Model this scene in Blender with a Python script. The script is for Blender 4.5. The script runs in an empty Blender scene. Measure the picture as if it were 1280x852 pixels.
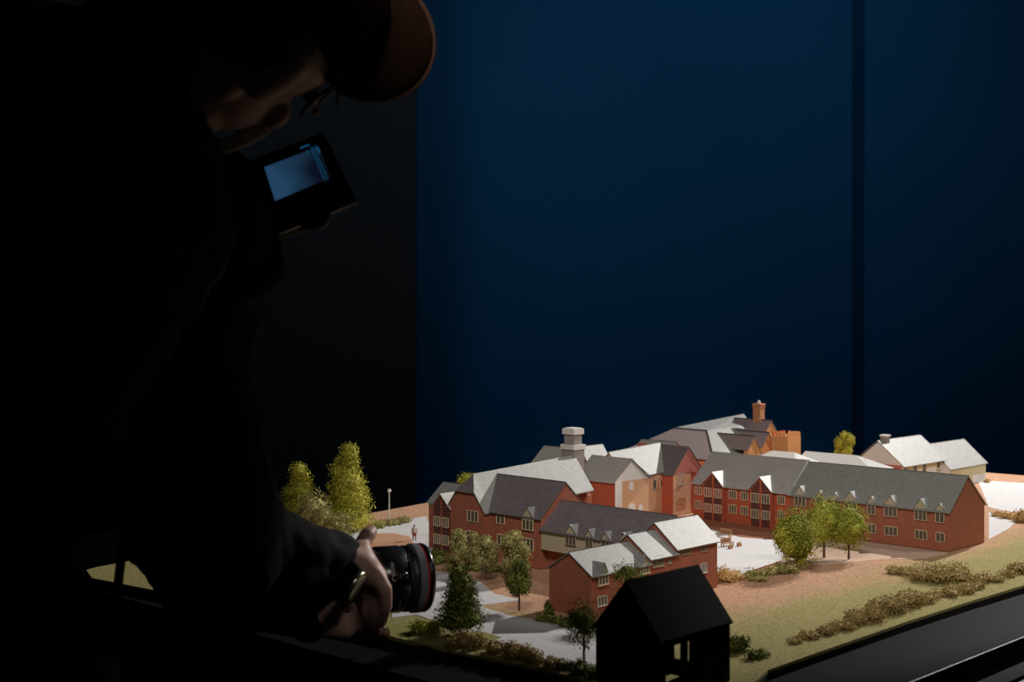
import bpy, bmesh, math, random
from mathutils import Vector, Matrix, noise
random.seed(7)
C = bpy.context.scene.collection
SC = bpy.context.scene

# ---------------------------------------------------------------- camera, world, lights
TOP = 0.85            # height of the model's ground above the room floor
H = 0.42              # camera height above the model's ground
F = 1600.0            # focal length for a 1280 px wide frame
HY = 400.0            # horizon row
cam = bpy.data.cameras.new('camera'); camo = bpy.data.objects.new('camera', cam); C.objects.link(camo)
camo.location = (0, 0, TOP + H); camo.rotation_euler = (math.pi/2, 0, 0)
cam.sensor_width = 36; cam.lens = 36*F/1280; cam.shift_y = -26/1280
cam.clip_start = 0.05
cam.dof.use_dof = True; cam.dof.focus_distance = 2.25; cam.dof.aperture_fstop = 7.0
SC.camera = camo
SC.view_settings.view_transform = 'Standard'; SC.view_settings.look = 'None'
SC.view_settings.gamma = 1; SC.view_settings.exposure = 0.0; SC.view_settings.use_curve_mapping = False
w = bpy.data.worlds.new('room_dark'); SC.world = w; w.use_nodes = True
w.node_tree.nodes['Background'].inputs[0].default_value = (0.8, 0.88, 1.0, 1)
w.node_tree.nodes['Background'].inputs[1].default_value = 0.006

def spot(name, loc, target, power, size_deg, blend, color, rad):
    l = bpy.data.lights.new(name, 'SPOT'); l.energy = power; l.color = color
    l.spot_size = math.radians(size_deg); l.spot_blend = blend; l.shadow_soft_size = rad
    o = bpy.data.objects.new(name, l); C.objects.link(o); o.location = loc
    d = Vector(target) - Vector(loc); o.rotation_euler = d.to_track_quat('-Z', 'Y').to_euler()
    return o
spot('key_light', (2.5, 4.45, TOP+2.06), (.62, 2.93, TOP), 530, 35.5, 0.25, (1.0, 0.95, 0.9), 0.03)
spot('front_light', (3.0, 2.2, TOP+2.2), (.60, 2.75, TOP), 85, 38, 0.35, (1.0, 0.93, 0.86), 0.12)
spot('hand_light', (.25, .85, TOP+.75), (-.17, 1.62, TOP+.06), 3.0, 13, 0.8, (1.0, 0.93, 0.88), 0.05)  # added unseen spot that lifts the near hand and lens
spot('fill_light', (.05, .50, TOP+1.7), (.45, 2.78, TOP), 98, 38, 0.5, (1.0, 0.92, 0.84), 0.25)
spot('wall_light', (1.0, 3.4, TOP+2.9), (1.0, 6.0, TOP+1.6), 22, 84, 1.0, (0.09, 0.58, 1.0), 0.3)
spot('side_wall_light', (-.9, 3.6, TOP+3.0), (-1.0, 5.35, TOP+1.1), 12, 80, 1.0, (0.35, 0.70, 1.0), 0.3)
spot('plinth_fill_light', (1.9, 1.0, TOP+1.9), (1.15, 1.75, TOP-0.1), 2.0, 40, 1.0, (0.85, 0.93, 1.0), 0.25)  # unseen spot added to brighten the plinth's front right edge

# ---------------------------------------------------------------- helpers
R2 = math.sqrt(.5)
def gnd(px, py, z=0.0):
    Y = F*(H - z)/(py - HY); return Vector(((px-640)*Y/F, Y, TOP + z))
def at(px, py, Y):
    return Vector(((px-640)*Y/F, Y, TOP + H - (py-HY)*Y/F))

def tag(o, label=None, cat=None, group=None, kind=None):
    if label: o['label'] = label
    if cat: o['category'] = cat
    if group: o['group'] = group
    if kind: o['kind'] = kind
    return o
def thing(name, label, cat, loc, rz=0.0, group=None):
    o = bpy.data.objects.new(name, None); C.objects.link(o); o.location = loc; o.rotation_euler = (0, 0, rz)
    o.empty_display_size = 0.02
    return tag(o, label, cat, group)
def metric_uv(bm):
    uv = bm.loops.layers.uv.verify()
    for f in bm.faces:
        n = f.normal
        t = Vector((0, 0, 1)).cross(n)
        t = t.normalized() if t.length > 0.05 else Vector((1, 0, 0))
        b = n.cross(t)
        for l in f.loops: l[uv].uv = (l.vert.co.dot(t), l.vert.co.dot(b))
def obj(name, bm, mat, parent=None, world=False, smooth=False, loc=None):
    """link a bmesh as one object; world=True: verts are world coords, re-based on the root's location"""
    bmesh.ops.recalc_face_normals(bm, faces=bm.faces[:])
    bm.normal_update(); metric_uv(bm)
    if world:
        base = loc
        if base is None:
            base = Vector((0, 0, 0)); p = parent
            while p: base = base + Vector(p.location); p = p.parent
        bmesh.ops.translate(bm, verts=bm.verts, vec=-Vector(base))
    me = bpy.data.meshes.new(name); bm.to_mesh(me); bm.free()
    for m in (mat if isinstance(mat, (list, tuple)) else [mat]): me.materials.append(m)
    if smooth:
        for p in me.polygons: p.use_smooth = True
    o = bpy.data.objects.new(name, me); C.objects.link(o)
    if loc is not None: o.location = loc
    if parent: o.parent = parent
    return o
def B(): return bmesh.new()
def hexa(bm, pts):
    """solid from 8 points: 4 bottom, 4 top"""
    v = [bm.verts.new(p) for p in pts]
    for q in ((0,1,2,3), (4,5,6,7), (0,1,5,4), (1,2,6,5), (2,3,7,6), (3,0,4,7)):
        bm.faces.new([v[i] for i in q])
def box(bm, x0, x1, y0, y1, z0, z1):
    hexa(bm, [(x0,y0,z0),(x1,y0,z0),(x1,y1,z0),(x0,y1,z0),(x0,y0,z1),(x1,y0,z1),(x1,y1,z1),(x0,y1,z1)])
def prism(bm, poly, vec):
    """extrude a polygon (3-D points) by vec"""
    vec = Vector(vec)
    a = [bm.verts.new(Vector(p)) for p in poly]; b = [bm.verts.new(Vector(p)+vec) for p in poly]
    n = len(a); bm.faces.new(a); bm.faces.new(b[::-1])
    for i in range(n): bm.faces.new([a[i], a[(i+1)%n], b[(i+1)%n], b[i]])
def lathe(bm, prof, M, seg=32, a0=0, a1=2*math.pi):
    """revolve (t, r) about local x axis, M maps local to world"""
    rings = []
    for t, r in prof:
        rings.append([bm.verts.new(M @ Vector((t, r*math.cos(k*2*math.pi/seg), r*math.sin(k*2*math.pi/seg)))) for k in range(seg)])
    for i in range(len(rings)-1):
        for k in range(seg):
            bm.faces.new([rings[i][k], rings[i][(k+1)%seg], rings[i+1][(k+1)%seg], rings[i+1][k]])
    bm.faces.new(rings[0][::-1]); bm.faces.new(rings[-1])
def capsule(bm, p0, r0, p1, r1, seg=14):
    p0, p1 = Vector(p0), Vector(p1); d = p1-p0; L = d.length
    M = Matrix.Translation(p0) @ (d.to_track_quat('X', 'Z').to_matrix().to_4x4() if L > 1e-6 else Matrix())
    prof = []
    for k in range(1, 6): a = math.pi/2*(1-k/6); prof.append((-r0*math.sin(a), r0*math.cos(a)))
    prof.append((0, r0)); prof.append((L, r1))
    for k in range(1, 6): a = math.pi/2*k/6; prof.append((L+r1*math.sin(a), r1*math.cos(a)))
    lathe(bm, prof, M, seg)
def ellipsoid(bm, c, axes, u=20, v=12):
    """axes: three vectors"""
    m = Matrix((axes[0], axes[1], axes[2])).transposed().to_4x4()
    bmesh.ops.create_uvsphere(bm, u_segments=u, v_segments=v, radius=1, matrix=Matrix.Translation(Vector(c)) @ m)
def tube(bm, pts, r, seg=8):
    for i in range(len(pts)-1): capsule(bm, pts[i], r, pts[i+1], r, seg)
def fuse(bm, voxel, smooth=4, displace=None):
    """voxel-union of all blobs into one continuous skin, returned as bmesh"""
    me = bpy.data.meshes.new('tmp'); bm.to_mesh(me); bm.free()
    o = bpy.data.objects.new('tmp', me); C.objects.link(o)
    m = o.modifiers.new('r', 'REMESH'); m.mode = 'VOXEL'; m.voxel_size = voxel
    m = o.modifiers.new('s', 'SMOOTH'); m.iterations = smooth; m.factor = .5
    if displace:
        for sc, st in displace:
            tx = bpy.data.textures.new('folds', 'CLOUDS'); tx.noise_scale = sc; tx.noise_depth = 1
            m = o.modifiers.new('d', 'DISPLACE'); m.texture = tx; m.strength = st; m.mid_level = .5; m.texture_coords = 'LOCAL'
    dg = bpy.context.evaluated_depsgraph_get(); dg.update()
    ev = o.evaluated_get(dg); out = bmesh.new(); out.from_mesh(ev.to_mesh()); ev.to_mesh_clear()
    bpy.data.objects.remove(o); bpy.data.meshes.remove(me)
    return out

# ---------------------------------------------------------------- materials
def mat(name, col, rough=.7, spec=.3, metal=0, noise_amt=0.0, noise_scale=200, col2=None, bump=0.0, emit=None, coord='Object', coat=0):
    m = bpy.data.materials.new(name); m.use_nodes = True; nt = m.node_tree; b = nt.nodes['Principled BSDF']
    b.inputs['Roughness'].default_value = rough; b.inputs['Specular IOR Level'].default_value = spec
    b.inputs['Metallic'].default_value = metal; b.inputs['Coat Weight'].default_value = coat
    c = (*col, 1)
    if noise_amt or col2 or bump:
        tc = nt.nodes.new('ShaderNodeTexCoord'); nz = nt.nodes.new('ShaderNodeTexNoise')
        nz.inputs['Scale'].default_value = noise_scale; nz.inputs['Detail'].default_value = 5
        nt.links.new(tc.outputs[coord], nz.inputs['Vector'])
        mx = nt.nodes.new('ShaderNodeMix'); mx.data_type = 'RGBA'
        c2 = (*(col2 or [x*(1-noise_amt) for x in col]), 1)
        mx.inputs[6].default_value = c; mx.inputs[7].default_value = c2
        rp = nt.nodes.new('ShaderNodeMapRange'); rp.inputs[1].default_value = .35; rp.inputs[2].default_value = .65
        nt.links.new(nz.outputs[0], rp.inputs[0]); nt.links.new(rp.outputs[0], mx.inputs[0])
        nt.links.new(mx.outputs[2], b.inputs['Base Color'])
        if bump:
            bp = nt.nodes.new('ShaderNodeBump'); bp.inputs['Strength'].default_value = bump; bp.inputs['Distance'].default_value = .001
            nt.links.new(nz.outputs[0], bp.inputs['Height']); nt.links.new(bp.outputs[0], b.inputs['Normal'])
    else: b.inputs['Base Color'].default_value = c
    if emit:
        b.inputs['Emission Color'].default_value = (*emit[0], 1); b.inputs['Emission Strength'].default_value = emit[1]
    return m
def coursed(name, c1, c2, mortar, bw, bh, rough=.6, spec=.4, bump=.4, msize=.0003, squash=1, bd=.0004):
    """printed courses (brick, slate) from metric UVs"""
    m = bpy.data.materials.new(name); m.use_nodes = True; nt = m.node_tree; b = nt.nodes['Principled BSDF']
    uv = nt.nodes.new('ShaderNodeUVMap'); bt = nt.nodes.new('ShaderNodeTexBrick')
    bt.inputs['Scale'].default_value = 1; bt.inputs['Brick Width'].default_value = bw; bt.inputs['Row Height'].default_value = bh
    bt.inputs['Mortar Size'].default_value = msize; bt.inputs['Mortar Smooth'].default_value = .3
    bt.inputs['Color1'].default_value = (*c1, 1); bt.inputs['Color2'].default_value = (*c2, 1); bt.inputs['Mortar'].default_value = (*mortar, 1)
    nt.links.new(uv.outputs[0], bt.inputs['Vector'])
    nz = nt.nodes.new('ShaderNodeTexNoise'); nz.inputs['Scale'].default_value = 90; nt.links.new(uv.outputs[0], nz.inputs['Vector'])
    hs = nt.nodes.new('ShaderNodeMix'); hs.data_type = 'RGBA'; hs.blend_type = 'MULTIPLY'; hs.inputs[0].default_value = .35
    nt.links.new(bt.outputs[0], hs.inputs[6]); nt.links.new(nz.outputs[0], hs.inputs[7]); nt.links.new(hs.outputs[2], b.inputs['Base Color'])
    bp = nt.nodes.new('ShaderNodeBump'); bp.inputs['Strength'].default_value = bump; bp.inputs['Distance'].default_value = bd; bp.invert = True
    nt.links.new(bt.outputs['Fac'], bp.inputs['Height']); nt.links.new(bp.outputs[0], b.inputs['Normal'])
    b.inputs['Roughness'].default_value = rough; b.inputs['Specular IOR Level'].default_value = spec
    return m
BRICK = coursed('brick_card', (.54,.17,.105), (.44,.135,.085), (.46,.21,.14), .004, .0013, .8, .15, .3, .0002)
BRICKB = coursed('brick_card_bright', (.62,.13,.06), (.56,.11,.05), (.6,.2,.12), .004, .0013, .8, .15, .2, .0002)
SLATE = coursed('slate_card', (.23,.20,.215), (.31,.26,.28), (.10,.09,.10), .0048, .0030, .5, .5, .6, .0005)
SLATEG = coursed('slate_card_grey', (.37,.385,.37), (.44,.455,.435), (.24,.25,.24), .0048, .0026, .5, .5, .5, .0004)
SLATEP = coursed('slate_card_plain', (.48,.475,.45), (.51,.50,.475), (.42,.41,.39), .006, .003, .5, .5, .2, .0002)
MAUVE = mat('mauve_roof_card', (.34,.27,.27), .6, .4, noise_amt=.12)
DARKEDGE = mat('roof_edge_dark', (.07,.06,.06), .6)
CREAM = mat('cream_card', (.52,.46,.33), .8, .2, noise_amt=.06)
TAN = mat('tan_card', (.70,.42,.25), .8, .2, noise_amt=.06)
ORANGE = mat('orange_card', (.78,.36,.14), .8, .2, noise_amt=.08)
PINK = mat('pink_card', (.50,.17,.14), .8, .2, noise_amt=.05)
WHITE = mat('white_card', (.78,.77,.74), .7, .3, noise_amt=.04)
BROWN = mat('brown_panel', (.13,.05,.04), .7, .2)
FRAME = mat('window_frame_cream', (.85,.74,.50), .7, .3)
PANE = mat('window_pane_dark', (.10,.08,.055), .25, .6)
PANER = mat('window_pane_mauve', (.28,.13,.11), .3, .6)
GREYF = mat('grey_window_frame', (.45,.47,.5), .6)
CARDB = mat('unlit_card', (.006,.0062,.007), .8, .2, noise_amt=.2, noise_scale=80)  # near-black: the front house's shade put into the base colour
WOOD = mat('pale_wood', (.50,.27,.14), .7, noise_amt=.3, noise_scale=400)

# ================================================================ SETTING
def structure(name, bm, m): return tag(obj(name, bm, m, None), kind='structure')
bm = B(); box(bm, -6, 6, -3, 7, -0.1, 0); structure('floor', bm, mat('floor_dark', (.02,.02,.022), .6, .3, noise_amt=.3, noise_scale=3))
WALLB = mat('wall_blue_paint', (.06,.30,.55), .85, .1, noise_amt=.05, noise_scale=2)
WALLD = mat('wall_dark_paint', (.10,.10,.10), .9, .1, noise_amt=.1, noise_scale=2)
sx = (1072-640)/F*6.0
bm = B(); box(bm, -5.9, sx-.028, 6.0, 6.1, 0, 4.2); w1 = structure('wall_back', bm, WALLB)
bm = B(); box(bm, sx+.032, 5.9, 6.0, 6.1, 0, 4.2); obj('wall_panel', bm, WALLB, w1)
bm = B(); box(bm, sx-.05, sx+.05, 6.02, 6.06, 0, 4.2); obj('joint_strip', bm, mat('joint_navy', (.03,.13,.25), .8, .1), w1)
ex = (521-640)/F*5.4
bm = B(); box(bm, -5.9, ex, 5.35, 5.4, 0, 4.2); structure('wall_left', bm, WALLD)
bm = B(); box(bm, -6, 6, -3, 7, 4.2, 4.3); structure('ceiling', bm, WALLD)

# ---- baseboard of the model and its plinth
def gp(pts, z=0): return [Vector((gnd(*p).x, gnd(*p).y, TOP+z)) for p in pts]
front = [(108,712),(115,722),(202,739),(371,772),(483,795),(577,815),(683,836),(725,848),(745,875),(800,935),(850,950),(905,905),(930,864),(960,837),(1022,815),(1060,802),(1135,776),(1210,752),(1280,731),(1400,701)]
edge = gp(front) + [Vector((1.9,3.01,TOP)), Vector((1.302,3.537,TOP)), Vector((.603,4.14,TOP))] + gp([(534,628),(468,640),(177,698),(122,708)])
GM = bpy.data.materials.new('flocked_ground'); GM.use_nodes = True
nt = GM.node_tree; pb = nt.nodes['Principled BSDF']; pb.inputs['Roughness'].default_value = .95; pb.inputs['Specular IOR Level'].default_value = .1
tc = nt.nodes.new('ShaderNodeTexCoord'); sp = nt.nodes.new('ShaderNodeSeparateXYZ'); nt.links.new(tc.outputs['Object'], sp.inputs[0])
nz = nt.nodes.new('ShaderNodeTexNoise'); nz.inputs['Scale'].default_value = 9; nz.inputs['Detail'].default_value = 8; nt.links.new(tc.outputs['Object'], nz.inputs['Vector'])
def mth(op, a, b=None):
    n = nt.nodes.new('ShaderNodeMath'); n.operation = op
    for i, v in enumerate((a, b)):
        if v is None: continue
        if isinstance(v, (int, float)): n.inputs[i].default_value = v
        else: nt.links.new(v, n.inputs[i])
    return n.outputs[0]
def mrange(v, a, b):
    n = nt.nodes.new('ShaderNodeMapRange'); n.interpolation_type = 'SMOOTHSTEP'; n.inputs[1].default_value = a; n.inputs[2].default_value = b
    nt.links.new(v, n.inputs[0]); return n.outputs[0]
ca = mth('MULTIPLY', mth('ADD', sp.outputs[0], sp.outputs[1]), R2); cb = mth('MULTIPLY', mth('SUBTRACT', sp.outputs[1], sp.outputs[0]), R2)
wob = mth('MULTIPLY', mth('SUBTRACT', nz.outputs[0], .5), .16)
g1 = mrange(mth('ADD', cb, wob), 1.13, 1.00); g2 = mrange(mth('ADD', ca, wob), 1.34, 1.22)
gf = mth('MAXIMUM', g1, g2)
mx = nt.nodes.new('ShaderNodeMix'); mx.data_type = 'RGBA'; mx.inputs[6].default_value = (.56,.33,.21,1); mx.inputs[7].default_value = (.36,.32,.13,1)
nt.links.new(gf, mx.inputs[0])
n2 = nt.nodes.new('ShaderNodeTexNoise'); n2.inputs['Scale'].default_value = 260; n2.inputs['Detail'].default_value = 4; nt.links.new(tc.outputs['Object'], n2.inputs['Vector'])
m2 = nt.nodes.new('ShaderNodeMix'); m2.data_type = 'RGBA'; m2.blend_type = 'MULTIPLY'; m2.inputs[0].default_value = .5
nt.links.new(mx.outputs[2], m2.inputs[6]); nt.links.new(mrange(n2.outputs[0], .25, .6), m2.inputs[7]); nt.links.new(m2.outputs[2], pb.inputs['Base Color'])
bp = nt.nodes.new('ShaderNodeBump'); bp.inputs['Strength'].default_value = .5; bp.inputs['Distance'].default_value = .0012
nt.links.new(n2.outputs[0], bp.inputs['Height']); nt.links.new(bp.outputs[0], pb.inputs['Normal'])
BLACKR = mat('board_rim_black', (.012,.011,.011), .7, .2)
RIM = mat('board_edge_wood', (.35,.17,.11), .7, noise_amt=.3, noise_scale=60)
board = thing('model_baseboard', 'pale flocked baseboard of the village model on the black plinth, tan and green', 'baseboard', (0, 0, TOP-.022))
bm = B(); prism(bm, [(p.x, p.y, TOP-.004) for p in edge], (0, 0, .004)); obj('ground_surface', bm, GM, board, world=True)
bm = B(); prism(bm, [(p.x, p.y, TOP-.022) for p in edge], (0, 0, .018)); obj('board_rim', bm, BLACKR, board, world=True)
ROAD = mat('pale_road_card', (.62,.61,.62), .8, .3, noise_amt=.08, noise_scale=30)
COURT = mat('white_courtyard_card', (.76,.76,.77), .7, .3, noise_amt=.04, noise_scale=30)
LAWN = mat('green_lawn_flock', (.34,.33,.11), .95, .1, noise_amt=.35, noise_scale=300, bump=.4)
TANP = mat('tan_paving_flock', (.58,.32,.20), .95, .1, noise_amt=.2, noise_scale=300)
def patch(name, pts, m, z=.0006, lab=None):
    bm = B(); prism(bm, gp(pts, -.0008), (0, 0, z+.0008)); o = obj(name, bm, m, board, world=True); tag(o, lab); return o
patch('courtyard', [(833,650),(858,650),(880,660),(900,664),(925,671),(968,674.5),(985,676),(976,701),(930,717),(897,722),(850,700)], COURT, .0008, 'white courtyard paving')
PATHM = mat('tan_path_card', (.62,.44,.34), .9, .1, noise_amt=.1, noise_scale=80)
patch('paving', [(838,645),(866,645.5),(972,660),(986,677),(968,675),(925,671.5),(900,664.5),(878,659),(858,650.5)], mat('paving_shadow_brown', (.36,.15,.09), .9, .1, noise_amt=.15, noise_scale=120), .0010, 'paving along the facade with the building shadow in its red-brown')  # long building's cast shadow painted as a darker paving strip
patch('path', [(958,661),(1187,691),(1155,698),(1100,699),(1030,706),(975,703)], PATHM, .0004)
patch('road', [(488,706),(560,716),(602,728),(618,742),(652,750),(598,757),(640,770),(700,778),(780,800),(772,832),(700,829),(652,815),(600,803),(560,782),(520,768),(490,772)], ROAD, .0006, 'pale forked road')
patch('road', [(430,668),(475,655),(533,645),(548,690),(505,699),(480,706),(430,700)], ROAD, .0006, 'pale road beside the lamp post')
patch('paving', [(452,668),(490,666.5),(512,671),(517,679),(505,686),(470,690),(445,684)], TANP, .0010, 'tan paved island')
patch('road', [(1222,600),(1320,606),(1320,636),(1262,640),(1236,634)], ROAD, .0006)
patch('road', [(1236,640),(1272,650),(1262,660),(1236,674)], ROAD, .0006)
patch('lawn', [(578,790),(600,789),(628,797),(600,806),(575,802)], LAWN, .0009)
patch('lawn', [(484,782),(510,776),(538,786),(560,800),(540,808),(484,794.5)], LAWN, .0009)
bm = B(); tube(bm, gp([(930,717.5),(952,710),(976,702)], .0012), .0011, 6); obj('kerb', bm, BRICK, board, world=True)

def offset(poly, d):
    c = Vector((.6, 2.75)); out = []
    n = len(poly)
    for i in range(n):
        a, b, e = poly[i-1], poly[i], poly[(i+1) % n]
        t = (Vector((e.x-a.x, e.y-a.y))).normalized(); nn = Vector((t.y, -t.x))
        if nn.dot(Vector((b.x, b.y))-c) < 0: nn = -nn
        out.append(Vector((b.x+nn.x*d, b.y+nn.y*d, 0)))
    return out
simple = [Vector((-.72,2.12,0)), Vector((.13,1.36,0)), Vector((.2,1.30,0)), Vector((1.35,2.43,0)), Vector((1.9,3.01,0)), Vector((1.302,3.537,0)), Vector((.603,4.14,0))]
BLACK = mat('plinth_black', (.012,.012,.0125), .55, .02, noise_amt=.2, noise_scale=5)
BLACKM = mat('plinth_black_matt', (.012,.011,.011), .7, .2, noise_amt=.2, noise_scale=5)
STEEL = mat('brushed_steel', (.13,.135,.15), .55, .5, metal=1)
pl = thing('display_plinth', 'black display plinth with steel edging carrying the village model', 'plinth', (0, 0, 0))
o1 = offset(simple, .0); o2 = offset(simple, .03); o3 = offset(simple, .068); o4 = offset(simple, .10)
bm = B(); prism(bm, [(p.x,p.y,0) for p in o1], (0,0,TOP-.022)); obj('cabinet', bm, BLACKM, pl)
bm = B(); prism(bm, [(p.x,p.y,TOP-.045) for p in o2], (0,0,.033)); obj('ledge', bm, BLACK, pl)
bm = B(); prism(bm, [(p.x,p.y,TOP-.065) for p in o3], (0,0,.025)); obj('lower_ledge', bm, BLACK, pl)
def rail(name, pts, z, r, m):
    bm = B()
    for i in (2, 3): capsule(bm, (pts[i].x, pts[i].y, z), r, (pts[i+1].x, pts[i+1].y, z), r, 8)
    return obj(name, bm, m, pl)
tag(rail('edge_trim', o2, TOP-.0130, .0013, STEEL), 'thin steel trim')
bm = B()
for i in (2, 3): prism(bm, [(o3[i].x,o3[i].y,TOP-.065),(o3[i+1].x,o3[i+1].y,TOP-.065),(o4[i+1].x,o4[i+1].y,TOP-.065),(o4[i].x,o4[i].y,TOP-.065)], (0,0,.020))
tag(obj('edge_trim', bm, STEEL, pl), 'wide steel trim')

# ================================================================ BUILDINGS
class Bld:
    """card building; local x runs right-and-away, local y left-and-away"""
    def __init__(s, name, label, corner, cat='model building', group=None, z=0.0):
        s.X, s.Y = corner.x, corner.y
        s.root = thing(name, label, cat, (corner.x, corner.y, TOP+z+.0009), math.radians(45), group)
    def sa(s, px, x0=0.0):   # distance along y on the face x=x0
        X = s.X + R2*x0; Y = s.Y + R2*x0; k = (px-640)/F; return (X-k*Y)/(R2*(1+k))
    def sb(s, px, y0=0.0):   # distance along x on the face y=y0
        X = s.X - R2*y0; Y = s.Y + R2*y0; k = (px-640)/F; return (k*Y-X)/(R2*(1-k))
    def yz(s, x, y, py): Y = s.Y + R2*(x+y); return H - (py-HY)*Y/F
    def pt(s, face, q, d, z, o=0.0):
        return Vector((o-d, q, z)) if face == 'a' else Vector((q, o-d, z))
    def walls(s, x0, x1, y0, y1, ze, zr, axis, m, z0=0.0, name='walls', lab=None, zr2=None):
        zr2 = zr if zr2 is None else zr2
        bm = B()
        if axis == 'x': a = [(x0,y0,z0),(x0,y0,ze),(x0,(y0+y1)/2,zr),(x0,y1,ze),(x0,y1,z0)]; b = [(x1,p[1],p[2]) for p in a]; b[2] = (x1, b[2][1], zr2)
        else: a = [(x0,y0,z0),(x0,y0,ze),((x0+x1)/2,y0,zr),(x1,y0,ze),(x1,y0,z0)]; b = [(p[0],y1,p[2]) for p in a]; b[2] = (b[2][0], y1, zr2)
        va = [bm.verts.new(p) for p in a]; vb = [bm.verts.new(p) for p in b]
        bm.faces.new(va); bm.faces.new(vb[::-1])
        for i in range(5): bm.faces.new([va[i], va[(i+1)%5], vb[(i+1)%5], vb[i]])
        return tag(obj(name, bm, m, s.root), lab)
    def roof(s, x0, x1, y0, y1, ze, zr, axis, m, ov=.005, th=.0018, zr2=None, eg=.0025, edge=None, lab=None):
        """two slope slabs, overhanging ov at eaves and eg at the gables"""
        zr2 = zr if zr2 is None else zr2
        bm = B()
        if axis == 'x': half = (y1-y0)/2; mid = (y0+y1)/2
        else: half = (x1-x0)/2; mid = (x0+x1)/2
        k = (zr-ze)/half
        for sg in (-1, 1):
            def P(t, e, up):       # t: 0 gable0 / 1 gable1, e: 0 eave, 1 ridge
                zz = (ze - ov*k) if e == 0 else (zr if t == 0 else zr2)
                c = mid + sg*((half+ov) if e == 0 else 0)
                if axis == 'x': return ((x0-eg) if t == 0 else (x1+eg), c, zz+up+(zr2-zr if (t == 1 and e == 0) else 0))
                return (c, (y0-eg) if t == 0 else (y1+eg), zz+up+(zr2-zr if (t == 1 and e == 0) else 0))
            hexa(bm, [P(0,0,.0004),P(1,0,.0004),P(1,1,.0004),P(0,1,.0004),P(0,0,th),P(1,0,th),P(1,1,th),P(0,1,th)])
        r = tag(obj('roof', bm, m, s.root), lab)
        bm = B()
        if axis == 'x': hexa_r = [(x0-eg, mid, zr+th), (x1+eg, mid, zr2+th)]
        else: hexa_r = [(mid, y0-eg, zr+th), (mid, y1+eg, zr2+th)]
        capsule(bm, hexa_r[0], .0008, hexa_r[1], .0008, 6); obj('ridge', bm, edge or DARKEDGE, s.root)
        return r
    def slab(s, pts, m, th=.0018, name='roof', lab=None):
        bm = B(); prism(bm, pts, (0, 0, th)); return tag(obj(name, bm, m, s.root), lab)
    def window(s, face, q0, q1, z0, z1, n=2, o=0.0, fm=None, pm=None, rows=1, arch=True, sill=False, t=.0007):
        fm = fm or FRAME; pm = pm or PANE
        if q0 > q1: q0, q1 = q1, q0
        bm = B()
        def bar(a, b, c, d, dp=.0014):
            p = [s.pt(face, a, 0, c, o), s.pt(face, b, 0, c, o), s.pt(face, b, 0, d, o), s.pt(face, a, 0, d, o)]
            u = [s.pt(face, a, dp, c, o), s.pt(face, b, dp, c, o), s.pt(face, b, dp, d, o), s.pt(face, a, dp, d, o)]
            hexa(bm, p+u)
        bar(q0, q1, z0, z0+t); bar(q0, q1, z1-t*1.3, z1); bar(q0, q0+t, z0, z1); bar(q1-t, q1, z0, z1)
        for i in range(1, n): c = q0+(q1-q0)*i/n; bar(c-t*.45, c+t*.45, z0, z1)
        for i in range(1, rows): c = z0+(z1-z0)*i/rows; bar(q0, q1, c-t*.35, c+t*.35)
        if sill: bar(q0-t*2, q1+t*2, z0-t*1.4, z0, .0024)
        f = obj('window', bm, fm, s.root)
        bm = B()
        p = [s.pt(face, a, d, c, o) for d in (0, .0004) for a, c in ((q0+t*.5,z0+t*.5),(q1-t*.5,z0+t*.5),(q1-t*.5,z1-t*.5),(q0+t*.5,z1-t*.5))]
        hexa(bm, p); obj('pane', bm, pm, f)
        return f
    def wpx(s, face, xa, xb, ya, yb, n=2, o=0.0, **k):
        """window from its outline in the photograph, laid on the face"""
        if face == 'a': q0, q1 = s.sa(xa, o), s.sa(xb, o); mY = s.Y + R2*(o+(q0+q1)/2)
        else: q0, q1 = s.sb(xa, o), s.sb(xb, o); mY = s.Y + R2*(o+(q0+q1)/2)
        return s.window(face, q0, q1, H-(yb-HY)*mY/F, H-(ya-HY)*mY/F, n, o, **k)
    def dormer(s, face, q, w, ze, hd, k, m, o=0.0, rm=None, p=.0018, drop=0.0):
        """small eaves gablet: q centre, w width, hd height over eave, k main roof pitch (rise/run)"""
        back = hd/k
        bm = B(); h = w/2
        L = lambda a, d, z: s.pt(face, a, d, z, o)
        prism(bm, [L(q-h, p, ze-drop), L(q+h, p, ze-drop), L(q+h, p, ze), L(q, p, ze+hd), L(q-h, p, ze)], s.pt(face, 0, -(p+.006), 0))
        d = obj('dormer', bm, m, s.root)
        bm = B(); g = .0016; kk = hd/h; th = .0010
        for sg in (-1, 1):
            e0 = (q+sg*(h+g), ze-g*kk)
            hexa(bm, [L(e0[0], p+.0022, e0[1]), L(e0[0], -.004, e0[1]), L(q, -back-.001, ze+hd), L(q, p+.0022, ze+hd),
                      L(e0[0], p+.0022, e0[1]+th), L(e0[0], -.004, e0[1]+th), L(q, -back-.002, ze+hd+th), L(q, p+.0022, ze+hd+th)])
        obj('dormer_roof', bm, rm or SLATEG, d)
        return d
    def panel(s, face, q0, q1, z0, z1, m, o=0.0, d=.0006, name='panel', lab=None, parent=None):
        bm = B()
        hexa(bm, [s.pt(face, a, dd, c, o) for dd in (0, d) for a, c in ((q0,z0),(q1,z0),(q1,z1),(q0,z1))])
        return tag(obj(name, bm, m, parent or s.root), lab)

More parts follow.
